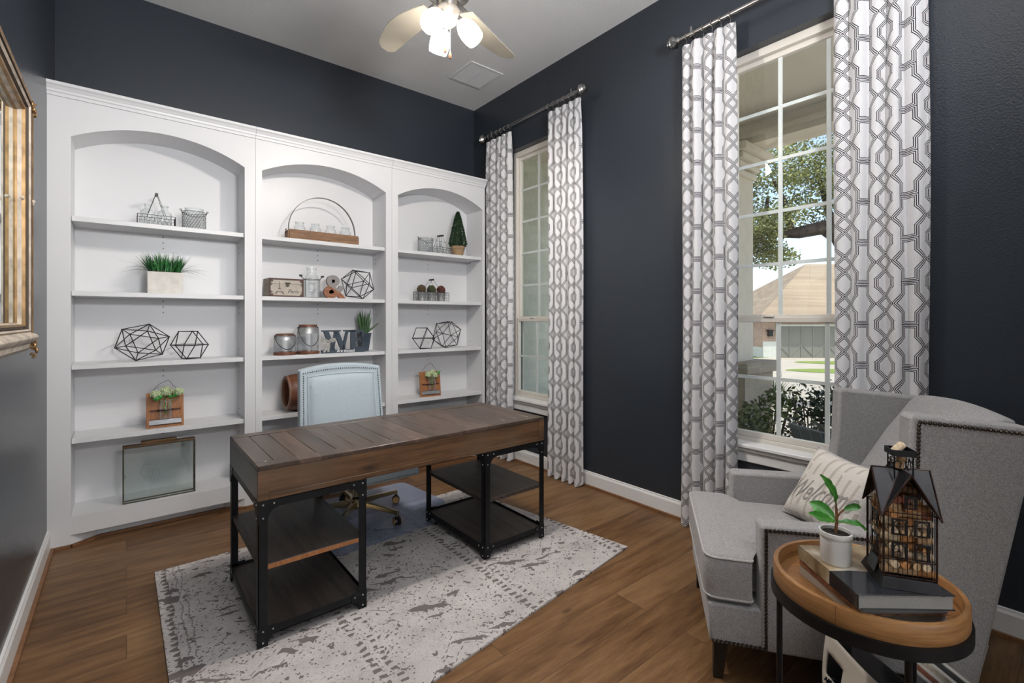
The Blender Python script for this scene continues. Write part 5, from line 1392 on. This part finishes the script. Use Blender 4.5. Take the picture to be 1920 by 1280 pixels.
q = random.Random(5)
def scroll(cy, cz, sc, x=XL+.062):
    b = MB()
    for k in range(3):
        r0 = .020*sc*(1-.2*k); b.tube([(x+.004*k, cy+(.012*k-.01)*sc+r0*math.cos(t)*(1-t/9), cz-.018*sc*k+r0*math.sin(t)*(1-t/9)) for t in [i*.5 for i in range(14)]], .0045*sc, 6)
    for k in range(26): b.ball((x+q.gauss(0, .004), cy+q.gauss(0, .012*sc), cz-.02*sc+q.gauss(0, .02*sc)), .005*sc, 6)
    return b
scroll(MY1-.012, MZ1-.028, .9).build('carved_scroll', M_gild, mr, smooth=True); scroll(MY1-.010, MZ0-.010, 1.0, XL+.064).build('carved_corner', M_gild, mr, smooth=True)
b = MB(); b.ball((XL+.062, MY1-.012, 1.86), .009, 10); b.ball((XL+.060, MY1-.012, 1.85), .007, 8); b.ball((XL+.040, MY1-.080, 1.86), .007, 8); b.build('rosettes', M_gildw, mr, smooth=True)

# ---------------------------------------------------------------- ceiling fan
FX, FY = 1.30, 2.13
fn = thing('ceiling_fan', (FX, FY, ZC), 'white five-blade ceiling fan with three lit bell glass shades', 'ceiling fan')
m_ = MB(); m_.lathe([(.001, ZC), (.075, ZC), (.072, ZC-.03), (.03, ZC-.06), (.001, ZC-.06)], (FX, FY, 0), 32); m_.build('canopy', M_nickel, fn, smooth=True)
m_ = MB(); m_.cone((FX, FY, 3.16), (FX, FY, ZC-.05), .013, .013, 14); m_.build('downrod', M_nickel, fn, smooth=True)
m_ = MB(); m_.lathe([(.001, 3.19), (.05, 3.185), (.10, 3.15), (.115, 3.11), (.112, 3.06), (.085, 3.03), (.06, 3.02), (.055, 2.99), (.001, 2.985)], (FX, FY, 0), 40); m_.build('motor_housing', M_nickel, fn, smooth=True)
m_ = MB(); m_.lathe([(.055, 2.99), (.062, 2.975), (.060, 2.94), (.045, 2.915), (.030, 2.900), (.012, 2.890), (.001, 2.886)], (FX, FY, 0), 32); m_.build('light_hub', mat('pale_nickel', (.62, .56, .50), .3, .7), fn, smooth=True)
M_blade = mat('fan_blade_cream', (.46, .42, .34), .45, nz=(8, .05))
for k in range(5):
    a = math.radians(22+72*k); Tm = tr(FX, FY, 3.055) @ rot('Z', a) @ rot('X', math.radians(11))
    n = 18; vs = []
    for z in (-.003, .003):
        for i in range(n+1):
            t = i/n; x = .16+.51*t; hw = .045+.030*math.sin(PI*min(1, t*.9+.05)); hw *= (1 if t < .9 else math.sqrt(max(0.05, 1-((t-.9)/.1)**2*.8)))
            cy = .035*math.sin(PI*t)*.8
            vs += [(x, cy-hw, z), (x, cy+hw, z)]
    N = 2*(n+1); fs = []
    for i in range(n): b = i*2; fs += [(b, b+1, b+3, b+2), (N+b, N+b+2, N+b+3, N+b+1), (b, b+2, N+b+2, N+b), (b+1, N+b+1, N+b+3, b+3)]
    fs += [(0, N, N+1, 1), (2*n, 2*n+1, N+2*n+1, N+2*n)]
    bl = MB().add(vs, fs, Tm).build('fan_blade', M_blade, fn, smooth=True)
    m_ = MB(); m_.box(.09, .20, -.018, .018, .003, .008, Tm); m_.box(.17, .23, -.035, .035, .003, .007, Tm); m_.build('blade_iron', M_nickel, bl, .002)
m, nt, bs = newmat('lit_frosted_glass'); bs.inputs['Base Color'].default_value = (.9, .88, .84, 1); bs.inputs['Emission Color'].default_value = (1, .93, .84, 1); bs.inputs['Emission Strength'].default_value = SHADE_E
M_shade = m
for k, a in enumerate((3, 120, 238)):
    w_ = math.radians(a-39.09); d = Vector((math.cos(w_), math.sin(w_), 0)); Tm = tr(FX+d.x*.055, FY+d.y*.055, 2.935) @ (Vector((0, 0, 1)).rotation_difference((d*.85+Vector((0, 0, -1))).normalized()).to_matrix().to_4x4())
    m_ = MB(); m_.lathe([(.001, -.01), (.018, -.01), (.022, .02), (.020, .03)], seg=20, M=Tm); sk = m_.build('lamp_socket', M_nickel, fn, smooth=True)
    m_ = MB(); m_.lathe([(.022, .018), (.034, .028), (.048, .055), (.053, .085), (.052, .115), (.047, .140), (.0445, .140), (.049, .115), (.050, .085), (.045, .057), (.031, .031), (.020, .022)], seg=32, M=Tm); m_.build('glass_shade', M_shade, fn, smooth=True)
    p = Tm @ Vector((0, 0, .150)); ax3 = (Tm.to_3x3() @ Vector((0, 0, 1))).normalized()
    lb_ = lamp('fan_bulb', 'SPOT', BULB_W, (1, .93, .85), p, ax3.to_track_quat('-Z', 'Y').to_euler(), size=.035); lb_.data.spot_size = math.radians(172); lb_.data.spot_blend = .45
for dx, zz, ln in ((.012, 2.90, .13), (-.014, 2.90, .10)):
    p = Vector((FX, FY, 0))+Vector((rt.x, rt.y, 0))*dx; m_ = MB(); m_.tube([(p.x, p.y, zz), (p.x, p.y, zz-ln)], .0013, 5); ch = m_.build('pull_chain', M_nickel, fn)
    m_ = MB(); m_.lathe([(.001, 0), (.003, -.002), (.008, -.024), (.0085, -.032), (.006, -.040), (.001, -.042)], (p.x, p.y, zz-ln), 16); m_.build('wooden_pull', mat('pull_wood', (.30, .15, .08), .5), ch, smooth=True)

# ceiling air vent
vt = thing('air_vent', (2.546, 3.672, ZC), 'white louvred square air return vent on the ceiling near the corner', 'vent')
m_ = MB(); x0, x1, y0, y1 = 2.366, 2.727, 3.485, 3.858; f = .028
m_.box(x0+f, x1-f, y0, y0+f, ZC-.008, ZC); m_.box(x0+f, x1-f, y1-f, y1, ZC-.008, ZC); m_.box(x0, x0+f, y0, y1, ZC-.008, ZC); m_.box(x1-f, x1, y0, y1, ZC-.008, ZC); m_.box((x0+x1)/2-.006, (x0+x1)/2+.006, y0+f, y1-f, ZC-.008, ZC)
m_.build('vent_frame', M_trimw, vt, .002)
m_ = MB(); m_.box(x0+f, x1-f, y0+f, y1-f, ZC-.001, ZC); m_.build('vent_backing', mat('vent_dark', (.20, .17, .16), .9), vt)
m_ = MB(); n = 24
for k in range(n): y = y0+f+(y1-y0-2*f)*(k+.5)/n; m_.box(x0+f, x1-f, y-.0028, y+.0028, ZC-.007, ZC-.0015)
for k in range(24): x = x0+f+(x1-x0-2*f)*(k+.5)/24; m_.box(x-.001, x+.001, y0+f, y1-f, ZC-.005, ZC-.0015)
m_.build('louvres', M_trimw, vt)

# added window frame, unseen behind the camera, dressing a fill light
fw2 = MB()
for a in (-.72, .0, .78, 1.55, 2.32): fw2.box(a-.03, a+.03, -4.06, -4.0, .5, 3.45)
for z in (.5, 1.5, 2.5, 3.45): fw2.box(-.75, 2.35, -4.06, -4.0, z-.03, z+.03)
fw2.build('window_3', M_trimw)['kind'] = 'structure'
lamp('foyer_fill', 'AREA', FOYER_FILL_W, (.92, .96, 1), (.8, -3.97, 1.97), (math.radians(112), 0, 0), 3.0, 2.9)  # added area light, fills the room from behind the camera

# added bowl light, unseen in the foyer, to brighten the ceilings
bp_ = thing('added_bowl_uplight', (.8, -.95, ZC), 'added white bowl uplight, unseen in the foyer opening', 'pendant light')
m_ = MB(); m_.lathe([(.001, 2.12), (.12, 2.14), (.22, 2.19), (.28, 2.26), (.275, 2.26), (.21, 2.195), (.11, 2.15), (.001, 2.13)], (.8, -.95, 0), 40); m_.build('bowl', M_cer, bp_, smooth=True)
m_ = MB(); m_.cone((.8, -.95, 2.14), (.8, -.95, ZC), .006, .006, 8); m_.build('rod', M_nickel, bp_)
lamp('added_ceiling_fill', 'AREA', CEILING_FILL_W, (.97, .98, 1), (.8, -.93, 2.30), (math.radians(180-42), 0, 0), .5)  # added upward fill that lifts the ceiling brightness

# ---------------------------------------------------------------- outside
def gz(f): return -.15-1.05*max(0, f-4)/28
M_conc = mat('sunlit_concrete', (.42, .38, .31), .9, nz=(1.2, .08)); M_lawn = mat('lawn_green', (.20, .27, .05), .9, nz=(30, .4), bp=(60, 1, .02))
m_ = MB(); n = 20
for i in range(n+1):
    f = 2+58*i/n
    for r in (-60, 90): m_.v.append(tuple(cw(r, f, gz(f))))
# keep the ground outside the house: drive polygon bounded by the window wall
m_ = MB()
def gpt(x, y): f = x*.6305+y*.7762; return (x, y, gz(f))
for i in range(24):
    for j in range(24):
        xa = XR+.18+i*3.3; xb = xa+3.3; ya = -20+j*3.3; yb = ya+3.3
        m_.add([gpt(xa, ya), gpt(xb, ya), gpt(xb, yb), gpt(xa, yb)], [(0,1,2,3)])
m_.build('driveway', M_conc)['kind'] = 'structure'
def lawn(r, f, a, b, nm='lawn'):
    P = []
    for k in range(28): t = 2*PI*k/28; q = 1+.08*math.sin(3*t); P.append((r+a*q*math.cos(t), f+b*q*math.sin(t)))
    m_ = MB(); vs = [cw(x, y, gz(y)+.012) for x, y in P]; m_.add(vs, [tuple(range(28))]); tag(m_.build(nm, M_lawn), kind='stuff')
    return bpy.data.objects[m_ and C.objects[-1].name]
for (r, f, a, b, lb) in ((13.4, 19.2, 2.0, 1.5, 'nearer patch of lawn by the driveway outside the near window'), (17.9, 25.3, 2.3, 2.2, 'farther patch of lawn before the garage'), (16.4, 33.0, 1.6, 1.3, 'strip of lawn before the red-brown fence')):
    o = lawn(r, f, a, b); o['label'] = lb; o['category'] = 'lawn'
def shrubbed(): pass
# porch
def brickmat(name, c1, c2, mo, s=1.0, axis='xz'):
    m, nt, bs = newmat(name); v = coords(nt)
    cb = nt.nodes.new('ShaderNodeCombineXYZ'); x, y, z = sep(nt, v); a = x if axis == 'xz' else (y if axis == 'yz' else x+y)
    nt.links.new(a.s, cb.inputs[0]); nt.links.new(z.s, cb.inputs[1])
    b = nt.nodes.new('ShaderNodeTexBrick'); nt.links.new(cb.outputs[0], b.inputs[0]); b.inputs['Scale'].default_value = 1; b.inputs['Brick Width'].default_value = .22*s; b.inputs['Row Height'].default_value = .075*s; b.inputs['Mortar Size'].default_value = .006*s
    b.inputs['Color1'].default_value = (*c1, 1); b.inputs['Color2'].default_value = (*c2, 1); b.inputs['Mortar'].default_value = (*mo, 1)
    c = mix(nt, noise(nt, v, 8, 3)*.25, b.outputs[0], mo); nt.links.new(c, bs.inputs['Base Color']); bs.inputs['Roughness'].default_value = .9
    bump(nt, bs, 1-X(b.outputs[1]), .6, .006); return m
M_pbrick = brickmat('pale_porch_brick', (.80, .84, .76), (.66, .70, .62), (.74, .77, .70), 1.25)
M_stone = brickmat('pedestal_stone', (.46, .40, .31), (.36, .30, .24), (.42, .38, .32), 1.4, 'xy')
M_porch = mat('beige_porch_paint', (.74, .68, .58), .8, nz=(4, .03))
mb = MB()
for i in range(5):
    if i % 2 == 0: mb.box(XR+WT, XR+WT+.02, ys[i], ys[i+1], 0, 3.6)
    else: mb.box(XR+WT, XR+WT+.02, ys[i], ys[i+1], 0, WZ0); mb.box(XR+WT, XR+WT+.02, ys[i], ys[i+1], WZ1, 3.6)
mb.build('wall_exterior', brickmat('exterior_brick', (.62, .62, .54), (.50, .50, .43), (.56, .56, .50), 1.25, 'yz'))['kind'] = 'structure'
bx('wall_porch_wing', M_pbrick, XR+.18, 6.0, 4.42, 4.6, -.4, 3.36, kind='structure')
bx('ceiling_porch', M_porch, XR+.18, 5.6, -2.0, 4.42, 3.36, 3.42, kind='structure')
bx('floor_porch', M_conc, XR+.18, 5.35, 1.9, 4.42, -.14, -.03, kind='structure')
m_ = MB(); m_.box(4.78, 5.08, -2.0, 4.42, 3.10, 3.36); m_.box(4.74, 5.12, -2.0, 4.42, 3.16, 3.20); m_.box(4.70, 5.16, -2.0, 4.42, 3.30, 3.36); m_.build('trim_porch_beam', M_porch)['kind'] = 'structure'
m_ = MB(); m_.box(2.0, 5.6, -3.0, 8.0, 3.86, 3.95); m_.build('ceiling_sun_block', M_porch)['kind'] = 'structure'  # unseen slab added to block the sun above room and porch
px_, py_ = 4.93, 2.44
pc = thing('porch_column', (px_, py_, -.03), 'square porch column with moulded capital on a stone pedestal outside the near window', 'column')
m_ = MB(); m_.box(px_-.17, px_+.17, py_-.17, py_+.17, .95, 2.95); m_.build('shaft', M_porch, pc)
m_ = MB()
for w_, a, b in ((.20, 2.82, 2.88), (.22, 2.90, 2.96), (.27, 2.96, 3.02), (.32, 3.02, 3.10)): m_.box(px_-w_, px_+w_, py_-w_, py_+w_, a, b)
m_.build('capital', M_porch, pc, .01)
m_ = MB(); m_.box(px_-.31, px_+.31, py_-.31, py_+.31, -.03, .86); m_.build('pedestal', M_stone, pc)
m_ = MB(); m_.box(px_-.36, px_+.36, py_-.36, py_+.36, .84, .95); m_.build('pedestal_cap', M_stone, pc, .01)
# patio chair
ph = thing('patio_chair', (4.15, 1.10, -.14), 'grey slatted patio chair outside the near window', 'chair', None, math.radians(60))
M_pat = mat('grey_resin', (.13, .16, .17), .5)
m_ = MB(); m_.box(-.25, .25, -.25, .25, .36, .39); m_.build('seat', M_pat, ph, .005, world=False)
m_ = MB(); 
for k in range(5): m_.box(-.25+.103*k, -.25+.103*k+.09, .0, .02, 0, .36, tr(0, .22, .38) @ rot('X', -.35))
m_.build('backrest', M_pat, ph, .004, world=False)
for x in (-.22, .22):
    for y in (-.22, .22): m_ = MB(); m_.box(x-.02, x+.02, y-.02, y+.02, .0, .36); m_.build('leg', M_pat, ph, world=False)
# shrubs
def leafcloud(mb, c, rad, n, size, rnd, flat=1.0):
    for i in range(n):
        z = rnd.uniform(-1, 1); a = rnd.uniform(0, 2*PI); s_ = math.sqrt(1-z*z); rr = rnd.random()**.4
        p = Vector((c[0]+rad[0]*rr*s_*math.cos(a), c[1]+rad[1]*rr*s_*math.sin(a), c[2]+rad[2]*rr*z))
        d = Vector((rnd.gauss(0, 1), rnd.gauss(0, 1), rnd.gauss(0, .6))).normalized(); q = d.cross(Vector((rnd.gauss(0, 1), rnd.gauss(0, 1), rnd.gauss(0, 1)))).normalized()
        L_ = size*rnd.uniform(.6, 1.3); w_ = L_*.28
        mb.add([p, p+d*L_*.5+q*w_, p+d*L_, p+d*L_*.5-q*w_], [(0,1,2,3)])
M_shr = mat('shrub_olive', (.12, .15, .055), .5, nz=(3, .5)); M_shr2 = mat('shrub_dark_green', (.055, .075, .05), .45, nz=(3, .5)); M_bark = mat('oak_bark', (.075, .060, .050), .95, nz=(9, .5), bp=(25, 1, .03))
rs = random.Random(11)
for i, (r, f, h, w_, mt_, lb) in enumerate(((2.22, 4.15, .89, .24, M_shr, 'tall olive shrub beside the stone pedestal outside the near window'), (2.86, 4.55, .72, .27, M_shr2, 'dark airy shrub in the middle outside the near window'), (3.20, 4.5, .74, .22, M_shr2, 'dark airy shrub behind the patio chair outside the window'))):
    g0 = gz(f); o = thing('shrub', tuple(cw(r, f, g0)), lb, 'shrub', 'shrubs under the near window'); m_ = MB(); c = cw(r, f, (h+g0)/2+.12)
    for k in range(9): a = rs.uniform(0, 6.28); leafcloud(m_, c+Vector((math.cos(a)*w_*.5, math.sin(a)*w_*.5, rs.uniform(-.35, .28)*(h-g0))), (w_*.55, w_*.55, .18), 110, .055, rs)
    m_.build('leaves', mt_, o, fixn=False); m_ = MB()
    for k in range(7): a = rs.uniform(0, 6.28); m_.tube([cw(r, f, g0), c+Vector((math.cos(a)*w_*.7, math.sin(a)*w_*.7, rs.uniform(0, .35)))], .006, 5)
    m_.build('stems', M_bark, o)
o = thing('yucca', tuple(cw(2.92, 5.4, gz(5.4))), 'spiky blue-green yucca behind the olive shrub outside the near window', 'plant'); m_ = MB(); c = cw(2.92, 5.4, .35)
for k in range(70): a = rs.uniform(0, 6.28); blade(m_, c, (math.cos(a)*rs.uniform(.1, .8), math.sin(a)*rs.uniform(.1, .8), 1), rs.uniform(.35, .50), .03, .1)
m_.build('sword_leaves', mat('yucca_green', (.14, .20, .15), .5), o, fixn=False); m_ = MB(); m_.tube([cw(2.92, 5.4, gz(5.4)), c], .05, 8); m_.build('stem', M_bark, o)
# oak tree
tr_ = thing('oak_tree', tuple(cw(7.3, 9.2, gz(9.2))), 'spreading live oak reaching into the near window view', 'tree'); M_oakl = mat('oak_leaf', (.22, .24, .085), .5, nz=(2.5, .55))
B0 = cw(7.3, 9.2, gz(9.2)); m_ = MB()
m_.tube([B0, cw(7.25, 9.2, 1.2), cw(7.15, 9.1, 2.2), cw(6.95, 9.0, 2.55)], [.34, .28, .24, .20], 12)
m_.tube([cw(7.2, 9.1, 2.0), cw(6.95, 9.0, 2.50), cw(6.45, 9.0, 2.45), cw(6.22, 9.0, 2.92), cw(5.90, 9.0, 3.12), cw(5.45, 9.0, 3.02), cw(5.0, 9.0, 3.02), cw(4.75, 9.0, 3.3), cw(4.3, 9.0, 3.40)], [.20, .18, .16, .15, .14, .11, .10, .08, .05], 10)
for P_ in (((6.1, 9, 3.05), (6.0, 9.1, 3.7), (5.8, 9.1, 4.4)), ((5.3, 9, 3.0), (5.1, 8.9, 3.6), (4.9, 8.9, 4.0)), ((6.4, 9, 2.8), (6.6, 9, 3.8), (6.4, 9, 5.0)), ((4.8, 9, 3.2), (4.9, 9.1, 3.7)), ((7.0, 9, 2.6), (7.3, 9, 4.0), (7.0, 9, 5.2))):
    pts = [cw(*p) for p in P_]; m_.tube(pts, [.08-.055*k/(len(pts)-1) for k in range(len(pts))], 8)
m_.build('trunk_and_limbs', M_bark, tr_, smooth=True)
m_ = MB(); rt_ = random.Random(21)
cl = []
for k in range(130):
    r = rt_.uniform(4.2, 8.2); z = rt_.uniform(2.9, 5.4)
    lim = 3.9+ (r-4.2)*.9 if r < 6 else 5.5
    if z > lim: continue
    if 5.2 < r < 7 and z < 3.25: continue
    cl.append((r, rt_.uniform(8.2, 10.4), z))
for k in range(26): cl.append((rt_.uniform(4.2, 5.1), rt_.uniform(8.6, 9.5), rt_.uniform(2.45, 3.3)))
for r, f, z in cl: leafcloud(m_, cw(r, f, z), (.42, .42, .22), 260, .065, rt_)
m_.build('foliage', M_oakl, tr_, fixn=False)
# neighbour house across the street
nh = thing('neighbour_house', tuple(cw(20, 34, -1.2)), 'brick house with grey garage doors and shingle roof across the street', 'house')
M_shin = brickmat('shingles', (.34, .27, .19), (.24, .185, .13), (.28, .22, .16), 3.5, 'xy'); M_nb = brickmat('house_brick', (.40, .27, .19), (.30, .20, .15), (.42, .36, .30), 1, 'xy'); M_gar = mat('garage_grey', (.17, .175, .15), .6, nz=(1, .06)); M_lime = mat('pale_stone', (.50, .52, .48), .8)
ga, gb = Vector((34.07, 13.55)), Vector((36.53, 11.55)); gd = (gb-ga).normalized(); gn = Vector((gd.y, -gd.x)); gn = gn if gn.dot(ga) > 0 else -gn
def NH(u, d, z): p = ga+gd*u+gn*d; return Vector((p.x, p.y, z))
def nbox(mb, u0, u1, d0, d1, z0, z1): mb.add([NH(u, d, z) for z in (z0, z1) for d in (d0, d1) for u in (u0, u1)], [(0,2,3,1), (4,5,7,6), (0,1,5,4), (2,3,7,6), (0,2,6,4), (1,3,7,5)])
g0 = gz(32)
m_ = MB(); nbox(m_, -1.0, 14, 0, 8, g0+.7, 1.6); nbox(m_, -1.0, -.18, -.05, 0, g0+1.9, 1.6); m_.build('brick_wall', M_nb, nh)
m_ = MB(); nbox(m_, -1.0, -.15, -.08, .02, g0, g0+1.1); nbox(m_, -1, 14, .0, 8, g0, g0+.7); m_.build('stone_base', M_lime, nh)
for u0, u1 in ((0, 3.15), (3.30, 6.2)):
    m_ = MB(); nbox(m_, u0, u1, -.06, .03, g0+.02, .93); gr_ = m_.build('garage_door', M_gar, nh)
    m_ = MB()
    for k in range(5): uu = u0+(u1-u0)*k/4; nbox(m_, max(u0, uu-.05), min(u1, uu+.05), -.09, -.06, g0+.02, .93)
    for a, b in ((u0, u0+(u1-u0)/4), (u0+(u1-u0)/2, u0+(u1-u0)/4), (u0+(u1-u0)/2, u0+(u1-u0)*.75), (u1, u0+(u1-u0)*.75)):
        m_.tube([NH(a, -.07, g0+.9), NH(b, -.07, g0+.1)], .035, 4)
    m_.build('cross_battens', M_gar, gr_)
m_ = MB(); nbox(m_, -.15, 0, -.09, .03, g0, 1.0); nbox(m_, 3.15, 3.30, -.09, .03, g0, 1.0); nbox(m_, -.15, 6.3, -.09, .03, .93, 1.05); m_.build('door_surround', M_lime, nh)
m_ = MB(); m_.add([NH(-1.6, -.7, 1.55), NH(15, -.7, 1.55), NH(15, 9, 1.55), NH(-1.6, 9, 1.55), NH(4.5, 4.2, 5.6), NH(9, 4.2, 5.6), ], [(0,1,5,4), (1,2,5), (2,3,4,5), (3,0,4), (0,3,2,1)]); m_.build('hip_roof', M_shin, nh)
m_ = MB(); nbox(m_, -1.6, 15, -.75, -.68, 1.40, 1.60); m_.build('fascia', M_lime, nh)
m_ = MB(); nbox(m_, -.72, -.45, -.28, -.05, .25, .62); nbox(m_, -.78, -.39, -.32, -.02, .62, .68); m_.build('wall_lantern', M_blackp, nh)
n2 = thing('distant_house', tuple(cw(27, 60, -1.5)), 'tan-roofed house far behind the fence', 'house')
m_ = MB(); a = cw(18, 58, 1.8); b = cw(32, 56, 1.8); c = cw(33, 66, 1.8); d = cw(18, 68, 1.8); e_ = cw(23, 62, 6.2); f_ = cw(28.3, 61, 6.2); m_.add([a, b, c, d, e_, f_], [(0,1,5,4), (1,2,5), (2,3,4,5), (3,0,4)]); m_.build('roof', mat('tan_shingles', (.48, .38, .25), .9, nz=(1, .1)), n2)
m_ = MB(); m_.add([a+Vector((0,0,-3.3)), b+Vector((0,0,-3.3)), c+Vector((0,0,-3.3)), d+Vector((0,0,-3.3)), a, b, c, d], [(0,1,5,4), (1,2,6,5), (2,3,7,6), (3,0,4,7)]); m_.build('wall', M_nb, n2)
fe = thing('wooden_fence', tuple(cw(17.6, 36, gz(36))), 'red-brown board fence beside the garage house', 'fence')
m_ = MB(); M_fen = mat('fence_board', (.20, .095, .075), .85, nz=(4, .2))
for k in range(44):
    r = 14.4+.105*k; z0_ = gz(36); m_.add([cw(r, 36, z0_), cw(r+.098, 36, z0_), cw(r+.098, 36, .62), cw(r, 36, .62), cw(r, 36.03, z0_), cw(r+.098, 36.03, z0_), cw(r+.098, 36.03, .62), cw(r, 36.03, .62)], [(0,1,2,3), (4,5,6,7), (2,3,7,6), (0,3,7,4), (1,2,6,5)])
m_.build('boards', M_fen, fe)
m_ = MB(); m_.box(-.5, .5, 0, 0, 0, 0) if False else None
for z in (gz(36)+.3, .3):
    m_.tube([cw(14.4, 36.06, z), cw(19.0, 36.06, z)], .05, 4)
m_.build('rails', M_fen, fe)
